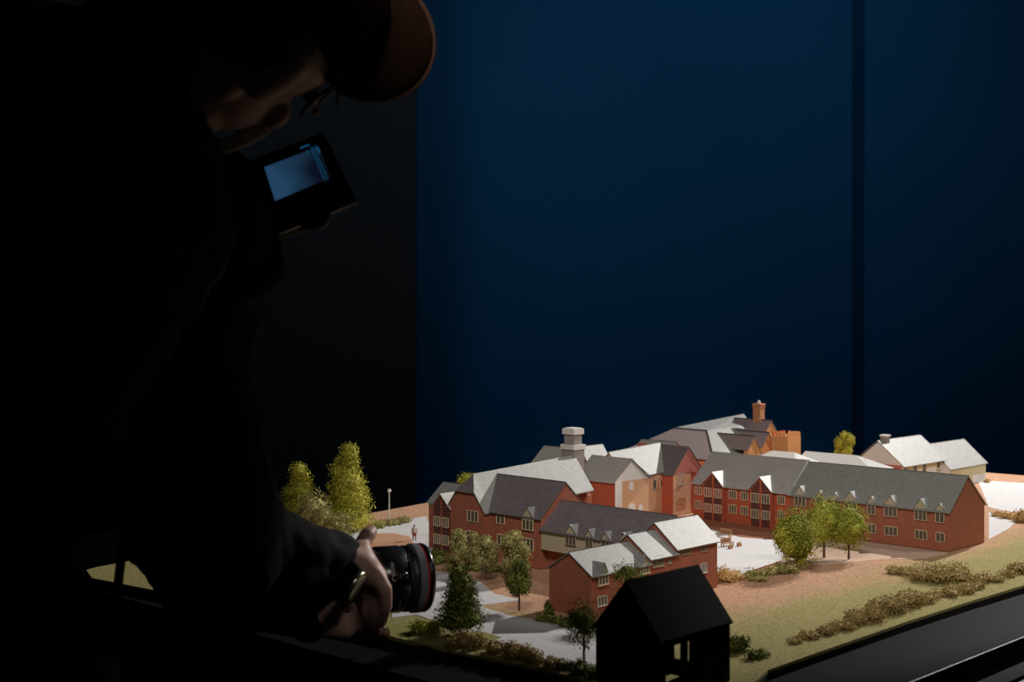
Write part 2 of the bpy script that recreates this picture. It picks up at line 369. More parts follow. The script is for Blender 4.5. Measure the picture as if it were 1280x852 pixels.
# ---------- long brick building on the right
b = Bld('brick_building', 'long two-storey brick model building with a row of small gablets under a grey slate roof', gnd(1187,690))
W = .141; qs = b.sa(987); qe = b.sa(866); ze = .073; zr = .130; k = (zr-ze)/(W/2)
b.walls(0, W, 0, qs, ze, zr, 'y', BRICK, lab='dull red brick wall'); b.walls(0.001, W, qs, qe, ze, zr+.001, 'y', BRICKB, lab='bright red brick wall')
b.roof(0, W, 0, qs-.001, ze, zr, 'y', SLATEG, edge=DARKEDGE, lab='roof in printed slate courses'); b.roof(0, W, qs+.0005, qe, ze+.0018, zr+.0025, 'y', SLATEP, edge=SLATEP, lab='plainer pale grey roof')
bm = B(); tube(bm, [(-.005, qs, ze-.002), (W/2, qs, zr+.0045), (W+.005, qs, ze-.002)], .0010, 6); obj('roof_joint', bm, WHITE, b.root)
for x0, x1, n, yt, yb, big in ((1170,1181,2,649,690-39,0),(1144,1159,3,0,0,1),(1106,1122,3,0,0,1),(1085,1095,2,0,0,0),(1056,1072,3,0,0,1),(1040,1049,2,0,0,0),(1021,1030,2,0,0,0),(994,1008,3,0,0,1)):
    q0, q1 = b.sa(x1), b.sa(x0); qc = (q0+q1)/2; ww = q1-q0
    b.dormer('a', qc, ww+.004, ze, .017 if big else .012, k, CREAM, drop=.004, rm=SLATEG)
    b.window('a', q0, q1, ze-.022, ze-.003, n, o=-.0018)
    b.window('a', q0, q1, .016, .033, n)
for xa, xb in ((900.5,941),(866,867)): pass
def bay(b, xa, xb, cx, ze, hd, k, wins, wallm, zsplit, pr=.010, pm=None, o=0.0):
    q0, q1 = b.sa(xb, o-pr), b.sa(xa, o-pr); qc = (q0+q1)/2; h = (q1-q0)/2
    bm = B(); prism(bm, [(o-pr,q0,0),(o-pr,q1,0),(o-pr,q1,ze),(o-pr,qc,ze+hd),(o-pr,q0,ze)], (pr+.004,0,0))
    w_ = obj('bay', bm, wallm, b.root)
    bm = B(); g = .003; th = .0016; kk = hd/h; back = hd/k
    for sg in (-1, 1):
        e0 = (qc+sg*(h+g), ze-g*kk)
        hexa(bm, [(o-pr-.004,e0[0],e0[1]),(o+.004,e0[0],e0[1]),(o+back+.002,qc,ze+hd),(o-pr-.004,qc,ze+hd),
                  (o-pr-.004,e0[0],e0[1]+th),(o+.004,e0[0],e0[1]+th),(o+back+.002,qc,ze+hd+th),(o-pr-.004,qc,ze+hd+th)])
    obj('bay_roof', bm, SLATEP, w_)
    m = h*.16
    for sg in (-1, 1):
        a0, a1 = (qc+m*.6, q1-m*.9) if sg > 0 else (q0+m*.9, qc-m*.6)
        b.panel('a', a0, a1, .001, ze-.001, BROWN, o=o-pr, d=.0005, parent=w_)
        bm = B(); zt = lambda q: ze+hd*(1-abs(q-qc)/h)-.003
        prism(bm, [(o-pr,a0,ze),(o-pr,a1,ze),(o-pr,a1,zt(a1)),(o-pr,a0,zt(a0))], (-.0005,0,0)); obj('panel', bm, BROWN, w_)
        for z0, z1 in wins: b.window('a', a0+.0004, a1-.0004, z0, z1, 3, o=o-pr-.0005, pm=pm, t=.0008)
    return w_
wl = ((.017,.035),(.049,.068))
bay(b, 878.5, 904, 889, ze+.002, .026, k, wl, BRICKB, .04, pm=PANER)
bay(b, 937, 964.5, 948, ze+.002, .026, k, wl, BRICKB, .04, pm=PANE)
for xa, xb, pm in ((868.5,877.5,PANER),(911,920.5,PANE),(926,935,PANE),(972,981,PANE)):
    q0, q1 = b.sa(xb), b.sa(xa)
    b.window('a', q0, q1, .049, .067, 3, pm=pm, t=.0008, o=.001); b.window('a', q0, q1, .019, .037, 3, pm=pm, t=.0008, o=.001)

# ---------- near terrace with stepped roofs
b = Bld('brick_terrace', 'near brick model terrace with three stepped pale roofs, behind the black silhouetted house', gnd(739,773))
Wt = .0815; s1 = b.sb(812); s2 = b.sb(845); s3 = b.sb(896.5)
segs = ((0,s1,.060,.086), (s1,s2,.067,.096), (s2,s3,.074,.107))
for i, (a0, a1, e, r) in enumerate(segs):
    b.walls(a0, a1, 0, Wt, e, r, 'x', BRICK)
    b.roof(a0+(.002 if i else 0), a1-.001, 0, Wt, e, r, 'x', SLATEG, edge=DARKEDGE, eg=.0028 if i == 0 else .004)
kt = .026/(Wt/2)
b.dormer('b', b.sb(754), .013, .060, .014, kt, CREAM, rm=SLATEG, drop=.016); b.wpx('b', 748, 760, 717, 731, 3, o=-.0018, sill=True)
b.dormer('b', b.sb(805), .013, .060, .014, kt, CREAM, rm=SLATEG, drop=.016); b.wpx('b', 800, 811, 705, 717, 3, o=-.0018, sill=True)
b.wpx('b', 747, 758.5, 745, 757, 3, sill=True, fm=WHITE)
b.wpx('b', 817, 829, 695, 708, 4, sill=True, fm=CREAM); b.wpx('b', 835, 838, 693, 704, 1, sill=True, fm=CREAM)
b.wpx('b', 852, 863, 683, 693.5, 4, sill=False, fm=CREAM); b.wpx('b', 876, 883, 679, 690, 2, fm=CREAM)
b.wpx('b', 875.5, 883, 704, 716, 3, sill=True, fm=WHITE)
b.panel('b', b.sb(786), b.sb(789), .020, .034, BROWN)

# ---------- left brick building (main block, half-hipped wing, bay at the left end)
b = Bld('brick_building', 'dark brick model building at left with half-hipped wing and white-framed windows behind small trees', gnd(676,712))
W = .12; ze = .086; zr = .140; k = (zr-ze)/(W/2)
qm = b.sa(612)
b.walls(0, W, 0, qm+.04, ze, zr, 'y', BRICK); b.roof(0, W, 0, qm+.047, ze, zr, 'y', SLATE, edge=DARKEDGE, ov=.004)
qw0, qw1 = qm+.001, qm+.094; xf = -.012; zc = ze+.030
mid = (qw0+qw1)/2; hw = (qw1-qw0)/2; zrw = .144
kw = (zrw-ze)/hw
# wing walls with clipped gable
bm = B(); yc0 = qw0+(zc-ze)/kw; yc1 = qw1-(zc-ze)/kw
prism(bm, [(xf,qw0,0),(xf,qw0,ze),(xf,yc0,zc),(xf,yc1,zc),(xf,qw1,ze),(xf,qw1,0)], (.04,0,0)); obj('walls', bm, BRICK, b.root)
# slopes of the wing, ridge climbing to the rear
xr0 = xf+.018; xr1 = xf+.285; zrb = .158
yo0 = qw0-.004; yo1 = qw1+.004; zo = ze-.004*kw
dz = zrb-zrw
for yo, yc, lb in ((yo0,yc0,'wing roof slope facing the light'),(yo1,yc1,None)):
    b.slab([(xr0,yo,zo),(xr1,yo,zo+dz),(xr1,mid,zrb),(xr0,mid,zrw)], SLATEG, lab=lb)  # paler card than hip and main roof, light put into its colour
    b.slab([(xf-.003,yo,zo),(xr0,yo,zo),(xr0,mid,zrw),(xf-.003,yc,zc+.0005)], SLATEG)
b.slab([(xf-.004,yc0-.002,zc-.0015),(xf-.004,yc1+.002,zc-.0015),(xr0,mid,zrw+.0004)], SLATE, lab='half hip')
bm = B(); prism(bm, [(xr1-.002,qw0,0),(xr1-.002,qw0,ze),(xr1-.002,mid,zrb-.001),(xr1-.002,qw1,ze),(xr1-.002,qw1,0)], (-.012,0,0)); obj('walls', bm, BRICK, b.root)
# left end
q2 = b.sa(534)
xl = .004
b.walls(xl, xl+.075, qw1-.004, q2, ze-.001, ze+.030, 'y', BRICK); b.roof(xl, xl+.075, qw1-.004, q2, ze-.001, ze+.030, 'y', SLATEG, edge=DARKEDGE, ov=.004)
bay(b, 541, 563, 551, ze-.004, .023, .8, ((.014,.032),(.046,.064)), BRICK, .04, pr=.016, o=xl)
b.wpx('a', 584.5, 598, 638.5, 652.5, 3, o=xf); b.wpx('a', 583, 597, 664, 679, 3, o=xf)
b.wpx('a', 621, 631, 642, 655, 2); b.wpx('a', 622, 631, 668, 682, 2)
q0, q1 = b.sa(667.5), b.sa(654)
b.dormer('a', (q0+q1)/2, (q1-q0)+.004, ze-.001, .016, k, CREAM, drop=.006); b.window('a', q0, q1, ze-.023, ze-.005, 3, o=-.0018)
b.wpx('a', 654, 667, 673, 688, 3)

# ---------- cream-fronted wing with four gablets
b = Bld('rendered_wing', 'low slate-roofed wing with cream upper storey and four small gablets', gnd(676,712)+Vector((.1735,-.1735,0)))
Lw = .2445; ze = .068; zr = .110; W = .10; k = (zr-ze)/(W/2)
b.walls(0, W, 0, Lw, ze, zr, 'y', CREAM, z0=.034, name='upper_walls'); b.walls(.014, W-.004, .004, Lw, .0345, .0346, 'y', BRICK, name='lower_walls', lab='recessed brick wall')
b.roof(0, W, 0, Lw, ze, zr, 'y', SLATE, ov=.004, edge=DARKEDGE)
for xa, xb, n in ((708,721,3),(733,742,2),(753,763,2),(774,788,3)):
    q0, q1 = b.sa(xb), b.sa(xa)
    b.dormer('a', (q0+q1)/2, (q1-q0)+.004, ze, .015 if n == 3 else .012, k, CREAM, drop=.004); b.window('a', q0, q1, ze-.018, ze-.002, n, o=-.0018, fm=CREAM)
b.wpx('a', 704.5, 709, 688, 698, 1, o=.014, fm=CREAM); b.wpx('a', 711, 716, 688, 697, 1, o=.014, fm=CREAM)

# ---------- orange-fronted hall
c = gnd(768, 603, .10); c.z = TOP
b = Bld('chapel_hall', 'red and tan gabled hall with tall white arched window, below the square white chimney', c)
b.walls(0, .107, 0, .104, .10, .140, 'y', BRICKB); b.roof(0, .107, 0, .104, .10, .140, 'y', SLATEP, edge=SLATEP, ov=.004)
b.panel('b', .001, .106, 0, .0995, TAN, d=.0008, name='front_render', lab='tan rendered gable wall')
bm = B(); prism(bm, [(.001,-.0002,.0995),(.106,-.0002,.0995),(.0535,-.0002,.139)], (0,-.0008,0)); obj('gable_panel', bm, WHITE, b.root)
b.panel('b', .001, .022, 0, .0995, WHITE, d=.0016, name='pilaster', lab='white corner strip')
def arch(b, px, y0, y1, wpx, m=WHITE):
    q0, q1 = b.sb(px-wpx/2), b.sb(px+wpx/2); Yc = b.Y + R2*(q0+q1)/2; z0 = H-(y1-HY)*Yc/F; z1 = H-(y0-HY)*Yc/F
    r = (q1-q0)/2; cx = (q0+q1)/2; pts = [(q0,-.0008,z0),(q1,-.0008,z0)] + [(cx+r*math.cos(t*math.pi/8), -.0008, z1-r+r*math.sin(t*math.pi/8)) for t in range(9)]
    bm = B(); prism(bm, pts, (0,-.0012,0)); return tag(obj('arched_window', bm, m, b.root), None)
arch(b, 788.5, 602, 613, 5); arch(b, 789, 629, 640, 9); arch(b, 800, 631, 640, 5)
b.slab([(.048,-.001,.143),(.112,-.001,.101),(.112,-.012,.096),(.050,-.003,.138)], mat('blue_grey_card', (.12,.13,.19), .4, .5), name='porch_canopy')
# ---------- square white chimney stack
p = at(717.5, 600, 2.46)
t = thing('chimney_tower', 'square pale chimney tower with two ledges rising above the white roofs', 'chimney', (p.x, p.y, TOP+.0009), math.radians(45))
CH = mat('pale_stone_card', (.36,.32,.31), .7, noise_amt=.15, noise_scale=150)
def zz(py): return H-(py-HY)*2.46/F
bm = B(); box(bm, 0,.030,0,.033, 0, zz(563)); obj('stack', bm, CH, t)
bm = B(); box(bm, -.002,.032,-.002,.034, zz(563), zz(557)); obj('ledge', bm, WHITE, t)
bm = B(); box(bm, .003,.026,.003,.028, zz(557), zz(544)); obj('shaft', bm, CH, t)
bm = B(); box(bm, 0,.029,0,.031, zz(544), zz(537)); box(bm, .003,.026,.003,.028, zz(537), zz(536)); obj('cap', bm, WHITE, t)

# ---------- cross-gabled block (tan and red) left of the long building
b = Bld('cross_gabled_block', 'tan and red block with pink gable, tucked at the left end of the long building', gnd(841,645))
W = .107; ze = .088; zr = .1435
b.walls(0, W, 0, .077+.06, ze, zr, 'y', BRICKB); b.roof(0, W, 0, .077+.01, ze, zr, 'y', SLATE, ov=.003, edge=SLATEP)
b.panel('b', .001, .062, 0, ze-.001, TAN, d=.0006, name='front_render', lab='tan rendered wall')
bm = B(); prism(bm, [(.001,-.0002,ze),(.106,-.0002,ze),(.0535,-.0002,zr-.001)], (0,-.0008,0)); obj('gable_panel', bm, PINK, b.root)
b.walls(-.118, .05, .030, .124, ze, .1365, 'x', TAN, zr2=.1455); b.roof(-.118, .05, .030, .124, ze, .1375, 'x', SLATEG, zr2=.1465, ov=.004, edge=SLATEP)
b.wpx('b', 847, 854, 592, 606, 2, fm=GREYF, sill=True); b.wpx('b', 847.5, 856, 623, 636, 2, rows=2, fm=BRICKB)
b.wpx('b', 816, 820, 600, 611, 1, o=.030, fm=GREYF, sill=True); b.wpx('b', 825, 831, 599, 609, 2, o=.030, fm=FRAME, pm=BROWN)

# ---------- small low link roofs behind
p = at(700, 600, 2.62)
b = Bld('link_block', 'low grey-roofed block behind the white roof, left of the square chimney', Vector((p.x, p.y, TOP)))
b.walls(0, .09, 0, .085, .115, .152, 'y', BRICK); b.roof(0, .09, 0, .085, .115, .152, 'y', SLATEP, ov=.003)
p = at(741, 600, 2.70)
b = Bld('link_block', 'small white-sloped block just right of the square chimney', Vector((p.x, p.y, TOP)))
b.walls(0, .070, 0, .07, .10, .149, 'x', CREAM); b.roof(0, .070, 0, .07, .10, .149, 'x', SLATEG, ov=.003)
p = at(832, 600, 2.92)
b = Bld('link_block', 'dark-roofed block behind the pink gable, its ridge just showing', Vector((p.x, p.y, TOP)))
b.walls(0, .08, 0, .10, .11, .137, 'y', BRICK); b.roof(0, .08, 0, .10, .11, .137, 'y', SLATEP, ov=.003)

# ---------- large rear house with hipped mauve roof, chimney and castellated tower
p = at(892, 600, 3.02)
b = Bld('manor_house', 'large rear mansion with mauve hipped roofs, orange gables and brick chimney', Vector((p.x, p.y, TOP)))
def V(px, py, Y):
    q = at(px, py, Y); d = Vector((q.x-b.X, q.y-b.Y, 0)); return Vector(((d.x+d.y)*R2, (-d.x+d.y)*R2, q.z-TOP))
bm = B(); box(bm, 0, .32, 0, .27, 0, .085); obj('walls', bm, ORANGE, b.root)
def shell(pts, m, lab=None, name='roof', th=.002):
    bm = B(); prism(bm, pts, (0,0,-th)); return tag(obj(name, bm, m, b.root), lab)
zE, zL, zT = .090, .1505, .195
A0 = (.11,.10,.1462); A1 = (.11,.199,.147)                     # mauve front range ridge (along y)
shell([(-.006,-.006,zE),(-.006,.28,zE),A1,A0], MAUVE, 'mauve slope')
shell([(-.006,-.006,zE),A0,(.30,.10,.150),(.34,-.006,zE)], SLATEG, 'pale slope facing the light')  # direct light put into the pale card; shaded slopes stay mauve
tp0 = A1; tp1 = (.411,.199,.1665)
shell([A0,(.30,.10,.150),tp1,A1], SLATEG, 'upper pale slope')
shell([A1,tp1,(.411,.30,.10),(.11,.30,.09)], MAUVE)
bm = B(); tube(bm, [A0, A1], .0016, 6); tube(bm, [A0,(-.006,-.006,zE)], .0016, 6); tube(bm, [tp0,tp1], .0012, 6); obj('ridge', bm, DARKEDGE, b.root)
def gablet(pxa, pya, pxe, pye, Yg, hw, hh, rm, L, zb=.08, wm=ORANGE):
    """cross range with ridge along y, orange gable facing front-right"""
    g = V(pxe, pye, Yg)
    bm = B(); prism(bm, [(g.x-hw,g.y,g.z-hh),(g.x+hw,g.y,g.z-hh),(g.x,g.y,g.z)], (0,.01,0)); box(bm, g.x-hw, g.x+hw, g.y, g.y+.012, zb, g.z-hh)
    gg = obj('gable', bm, wm, b.root)
    bm = B()
    for sg in (-1, 1):
        e = (g.x+sg*(hw+.003), g.z-hh-.003*hh/hw)
        hexa(bm, [(e[0],g.y-.003,e[1]),(e[0],g.y+L,e[1]),(g.x,g.y+L,g.z),(g.x,g.y-.003,g.z),(e[0],g.y-.003,e[1]+.002),(e[0],g.y+L,e[1]+.002),(g.x,g.y+L,g.z+.002),(g.x,g.y-.003,g.z+.002)])
    obj('gable_roof', bm, rm, gg)
    bm = B(); capsule(bm, (g.x,g.y-.003,g.z+.002), .0018, (g.x,g.y+L,g.z+.002), .0018, 6); obj('gable_ridge', bm, DARKEDGE, gg)
gablet(0,0, 942, 546, 3.10, .024, .028, MAUVE, .125)
gablet(0,0, 960, 541.5, 3.17, .026, .030, MAUVE, .16)
gablet(0,0, 963, 526.5, 3.24, .030, .034, MAUVE, .11)
# brick chimney (part of the mansion)
q = V(948.5, 524, 3.27); s_ = .0105
CHB = coursed('orange_brick_card', (.66,.28,.13), (.58,.22,.10), (.7,.4,.22), .004, .0016, .8, .15, .3, .0002)
bm = B(); box(bm, q.x-s_, q.x+s_, q.y-s_, q.y+s_, .12, q.z+.040); ch = tag(obj('chimney', bm, CHB, b.root), 'orange brick chimney')
bm = B(); box(bm, q.x-s_-.002, q.x+s_+.002, q.y-s_-.002, q.y+s_+.002, q.z+.036, q.z+.0395); box(bm, q.x-s_-.0015, q.x+s_+.0015, q.y-s_-.0015, q.y+s_+.0015, q.z+.030, q.z+.032); obj('chimney_band', bm, CHB, ch)
bm = B(); capsule(bm, (q.x,q.y,q.z+.040), .005, (q.x,q.y,q.z+.044), .004, 10); obj('chimney_pot', bm, WHITE, ch)
# castellated tower
p = at(985, 600, 3.10)
t = thing('castellated_tower', 'orange square tower with a notched battlement top, beside the mansion', 'tower', (p.x, p.y, TOP+.0009), math.radians(45))
zt = H-(546-HY)*3.10/F; la, lb = .056, .046
bm = B(); box(bm, 0, la, 0, lb, 0, zt); obj('tower_walls', bm, ORANGE, t)
MER = mat('battlement_red', (.55,.16,.07), .8, .2)
for i in range(6):
    a0 = la*i/6+.0012
    for y0 in (0, lb-.004):
        bm = B(); box(bm, a0, a0+la/6-.003, y0, y0+.004, zt, zt+.009); obj('merlon', bm, ORANGE if y0 == 0 else MER, t)
for i in range(1, 4):
    a0 = lb*i/5
    for x0 in (0, la-.004):
        bm = B(); box(bm, x0, x0+.004, a0, a0+lb/5-.003, zt, zt+.009); obj('merlon', bm, ORANGE, t)

# ---------- low pale-roofed ranges behind the long building
p = at(955, 600, 2.98)
b = Bld('low_range', 'low pale hip-roofed range showing over the slate ridge, below the orange gables', Vector((p.x, p.y, TOP)))
bm = B(); box(bm, 0,.13,-.09,.07,0,.075); obj('walls', bm, CREAM, b.root)
GR = SLATEG
b.slab([(-.004,.074,.075),(-.004,-.094,.075),(.065,-.04,.108),(.065,.02,.108)], WHITE); b.slab([(-.004,-.094,.075),(.134,-.094,.075),(.065,-.04,.108)], GR); b.slab([(.134,-.094,.075),(.134,.074,.075),(.065,.02,.108),(.065,-.04,.108)], GR); b.slab([(.134,.074,.075),(-.004,.074,.075),(.065,.02,.108)], GR)
p = at(1090, 600, 2.93)
b = Bld('low_range', 'long low grey and white roofed range between the slate ridge and the white house', Vector((p.x, p.y, TOP)))
bm = B(); box(bm, 0,.09,0,.20,0,.072); obj('walls', bm, TAN, b.root)
b.slab([(-.004,-.004,.072),(-.004,.204,.072),(.045,.204,.100),(.045,.065,.100)], WHITE); b.slab([(-.004,-.004,.072),(.094,-.004,.072),(.045,.065,.100)], GR); b.slab([(.094,-.004,.072),(.094,.204,.072),(.045,.204,.100),(.045,.065,.100)], GR)

# ---------- white house and garage at the right rear
YEL = mat('pale_yellow_card', (.62,.55,.33), .8, .2)
c = gnd(1127.7, 582, .072); c.z = TOP
b = Bld('white_house', 'white-roofed cream house with a small square chimney, right rear of the model', c)
L1 = b.sb(1179); b.walls(0, L1, 0, .125, .072, .124, 'x', WHITE); b.roof(0, L1, 0, .125, .074, .126, 'x', SLATEG, ov=.008, edge=SLATEP, eg=.004)
b.panel('a', .001, .124, 0, .0715, PINK, d=.0006, name='end_render', lab='pinkish end wall')
b.panel('b', .001, L1-.001, .056, .0715, YEL, d=.0005, name='eave_shade_band', lab='pale yellow band standing for the shade under the eaves')  # shade below the eaves painted as a band on the wall
for xa, xb, ya, yb in ((1129,1133.5,583.5,592),(1141,1146,581,592),(1152.5,1157.5,578.5,590),(1170.5,1175,574,585)): b.wpx('b', xa, xb, ya, yb, 1, o=-.0005, fm=FRAME, sill=True)
b.wpx('b', 1170.5, 1175, 587, 593, 1, fm=YEL, pm=CREAM)
cq = .012; bm = B(); box(bm, .020,.036,.052,.068,.10,.139); k_ = obj('chimney', bm, CH, b.root); bm = B(); box(bm, .018,.038,.050,.070,.136,.140); obj('chimney_cap', bm, WHITE, k_)
c = gnd(1187, 585.5, .05); c.z = TOP
b = Bld('garage_block', 'white-roofed single-storey block with cream wall, rightmost building of the model', c)
L2 = b.sb(1232); b.walls(0, L2, 0, .12, .050, .104, 'x', WHITE); b.roof(0, L2, 0, .12, .050, .104, 'x', SLATEG, ov=.005, edge=SLATEP, eg=.004)
b.panel('b', .001, L2*.62, 0, .049, YEL, d=.0006, name='front_render'); b.panel('b', L2*.62, L2-.001, .022, .049, YEL, d=.0006, name='front_render')

# ---------- black silhouetted house at the front
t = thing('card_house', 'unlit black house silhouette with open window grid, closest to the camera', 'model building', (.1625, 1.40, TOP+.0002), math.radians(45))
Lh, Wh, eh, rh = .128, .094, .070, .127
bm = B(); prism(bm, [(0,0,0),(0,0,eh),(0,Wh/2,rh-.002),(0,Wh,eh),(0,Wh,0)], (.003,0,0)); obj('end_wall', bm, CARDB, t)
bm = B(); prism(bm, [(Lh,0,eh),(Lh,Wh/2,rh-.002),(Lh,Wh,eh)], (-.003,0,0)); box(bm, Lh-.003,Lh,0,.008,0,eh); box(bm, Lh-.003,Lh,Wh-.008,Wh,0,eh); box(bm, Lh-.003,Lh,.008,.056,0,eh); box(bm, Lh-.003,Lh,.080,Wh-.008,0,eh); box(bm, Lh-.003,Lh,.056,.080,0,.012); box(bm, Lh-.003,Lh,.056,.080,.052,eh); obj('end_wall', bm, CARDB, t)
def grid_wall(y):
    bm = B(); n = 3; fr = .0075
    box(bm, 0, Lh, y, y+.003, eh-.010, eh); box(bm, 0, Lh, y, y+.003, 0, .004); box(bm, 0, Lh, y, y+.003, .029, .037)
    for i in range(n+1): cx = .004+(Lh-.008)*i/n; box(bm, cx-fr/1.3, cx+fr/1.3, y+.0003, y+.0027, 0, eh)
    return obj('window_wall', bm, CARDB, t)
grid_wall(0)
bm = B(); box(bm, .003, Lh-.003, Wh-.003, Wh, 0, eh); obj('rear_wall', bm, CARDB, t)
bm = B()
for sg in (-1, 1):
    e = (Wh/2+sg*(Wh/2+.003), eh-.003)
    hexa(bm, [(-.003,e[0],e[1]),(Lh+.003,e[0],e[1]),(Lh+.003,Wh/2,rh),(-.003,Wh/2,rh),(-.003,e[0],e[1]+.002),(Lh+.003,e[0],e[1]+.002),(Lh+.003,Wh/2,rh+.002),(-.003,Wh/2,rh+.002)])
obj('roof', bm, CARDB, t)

# ================================================================ TREES AND BUSHES
def leafmat(name, c1, c2, c3):
    m = bpy.data.materials.new(name); m.use_nodes = True; nt = m.node_tree; b = nt.nodes['Principled BSDF']
    g = nt.nodes.new('ShaderNodeNewGeometry'); r = nt.nodes.new('ShaderNodeValToRGB'); e = r.color_ramp.elements
    e[0].color = (*c1, 1); e[1].color = (*c3, 1); x = r.color_ramp.elements.new(.5); x.color = (*c2, 1)
    nt.links.new(g.outputs['Random Per Island'], r.inputs[0]); nt.links.new(r.outputs[0], b.inputs['Base Color'])
    b.inputs['Roughness'].default_value = .8; b.inputs['Specular IOR Level'].default_value = .2
    return m
LG = leafmat('foliage_green', (.13,.16,.02), (.32,.36,.05), (.56,.54,.09))
LO = leafmat('foliage_olive', (.18,.17,.06), (.38,.36,.13), (.60,.54,.24))
LY = leafmat('foliage_yellow', (.24,.25,.03), (.46,.47,.06), (.66,.62,.12))
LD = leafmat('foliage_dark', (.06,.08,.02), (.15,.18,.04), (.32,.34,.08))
LS = leafmat('foliage_straw', (.40,.26,.09), (.62,.42,.17), (.80,.60,.28))
LK = leafmat('foliage_brown', (.30,.22,.08), (.46,.35,.15), (.64,.50,.25))
BARK = mat('twig_bark', (.16,.10,.06), .9, noise_amt=.4, noise_scale=300)
def foliage(name, blobs, n, size, m, parent, rough=.22, core=.72):
    """blobs: (centre, (rx,ry,rz)) in local metres; flakes scattered through and over them"""
    vs, fs = [], []
    tot = sum(b_[1][0]*b_[1][2] for b_ in blobs)
    for c, r in blobs:
        c = Vector(c); seed = Vector((random.random()*50, random.random()*50, 0))
        for _ in range(int(n*r[0]*r[2]/tot)):
            d = Vector((random.gauss(0,1), random.gauss(0,1), random.gauss(0,1))).normalized()
            f = 1 + rough*noise.noise(d*3.2+seed) + rough*.8*noise.noise(d*7+seed)
            f *= random.uniform(.80, 1.03) if random.random() < .85 else random.uniform(.5, .9)
            p = c + Vector((d.x*r[0], d.y*r[1], d.z*r[2]))*f
            if p.z < .0004: p.z = random.uniform(.0004, .002)
            s = size*random.uniform(.55, 1.25)
            q = (d + .9*Vector((random.uniform(-1,1), random.uniform(-1,1), random.uniform(-1,1)))).normalized()
            t1 = q.orthogonal().normalized(); t2 = q.cross(t1); an = random.random()*6.28
            u = (t1*math.cos(an)+t2*math.sin(an))*s; w_ = q.cross(u)
            i = len(vs); vs += [p-u*.6, p+w_*.55+q*s*.2, p+u*.7, p-w_*.5+q*s*.15]; fs.append((i, i+1, i+2, i+3))
        if core:
            i = len(vs); U, Vn = 10, 6
            for a in range(Vn+1):
                for e in range(U):
                    th = math.pi*a/Vn; ph = 2*math.pi*e/U; d = Vector((math.sin(th)*math.cos(ph), math.sin(th)*math.sin(ph), math.cos(th)))
                    f = core*(1+rough*noise.noise(d*3.2+seed)); q_ = c+Vector((d.x*r[0], d.y*r[1], d.z*r[2]))*f; q_.z = max(q_.z, .0005); vs.append(q_)
            for a in range(Vn):
                for e in range(U): fs.append((i+a*U+e, i+a*U+(e+1)%U, i+(a+1)*U+(e+1)%U, i+(a+1)*U+e))
    me = bpy.data.meshes.new(name); me.from_pydata([tuple(v) for v in vs], [], fs); me.materials.append(m)
    o = bpy.data.objects.new(name, me); C.objects.link(o); o.parent = parent
    return o
def tree(label, px, pb, pt, wpx, m, shape='round', clear=.16, n=2600, size=.0030, name='model_tree', group=None, core=.72, rough=.22):
    g = gnd(px, pb); Y = g.y; hgt = (pb-pt)*Y/F*(1-0.0) ; rw = wpx*Y/F/2*1.10
    t = thing(name, label, 'tree', (g.x, g.y, TOP+.0005), random.uniform(0, 6), group)
    z0 = hgt*clear
    bm = B(); capsule(bm, (0,0,.002), hgt*.022, (0,0,hgt*.6), hgt*.012, 7)
    for _ in range(6):
        a = random.uniform(0, 6.28); zb = random.uniform(max(z0*.8,.2*hgt), hgt*.6)
        capsule(bm, (0,0,zb), hgt*.012, (math.cos(a)*rw*.6, math.sin(a)*rw*.6, zb+hgt*.18), hgt*.006, 5)
    obj('trunk', bm, BARK, t)
    blobs = []
    if shape == 'round':
        zc = (z0+hgt)/2; rz = (hgt-z0)/2
        blobs = [((0,0,zc), (rw*.97,rw*.97,rz*1.04))]
        for _ in range(7):
            a = random.uniform(0, 6.28); h_ = random.uniform(-.65, .6); s_ = math.sqrt(1-h_*h_)
            blobs.append(((math.cos(a)*rw*.55*s_, math.sin(a)*rw*.55*s_, zc+rz*.55*h_), (rw*.48,rw*.48,rz*.42)))
    elif shape == 'cone':
        for i in range(9):
            f = i/8; r_ = rw*(1-.60*f**1.3)*random.uniform(.9,1.05); zc = z0+(hgt-z0)*(.10+.78*f)
            blobs.append(((random.uniform(-.12,.12)*rw, random.uniform(-.12,.12)*rw, zc), (r_, r_, (hgt-z0)*.15)))
    else:       # lumpy
        for i in range(10):
            a = random.uniform(0, 6.28); f = random.random(); d_ = rw*.6*math.sin(math.pi*(.15+.7*f))
            blobs.append(((math.cos(a)*d_, math.sin(a)*d_, z0+(hgt-z0)*(.15+.68*f)), (rw*.46, rw*.46, (hgt-z0)*.20)))
        blobs.append(((0,0,(z0+hgt)/2), (rw*.6,rw*.6,(hgt-z0)*.36)))
        blobs.append(((0,0,hgt-(hgt-z0)*.16), (rw*.5,rw*.5,(hgt-z0)*.15)))
    foliage('foliage', blobs, n, size, m, t, rough=rough, core=core)
    return t
tree('rounded olive green model tree nearest the white courtyard', 996, 714, 633, 54, LG, 'round', .06, 5200, .0026)
tree('green model tree standing between and behind two rounder trees by the long building', 1030, 697, 616, 44, LG, 'round', .12, 3200, .0026)
tree('bright green model tree with bare trunk before the long brick building', 1061, 699, 627, 50, LG, 'round', .15, 4200, .0026)
tree('narrow olive model tree before the half-hipped wing', 574, 716, 660, 24, LO, 'lumpy', .10, 2200, .0026)
tree('thin olive model tree half hidden behind its neighbour, front of the left brick building', 592, 712, 665, 22, LO, 'lumpy', .15, 1600, .0026)
tree('olive model tree with pale bare trunk, middle of the group before the left brick building', 607, 725.5, 668, 30, LO, 'lumpy', .22, 2600, .0026)
tree('broad lumpy olive model tree before the gablet of the left brick building', 643, 726, 661, 38, LO, 'lumpy', .12, 3400, .0026)
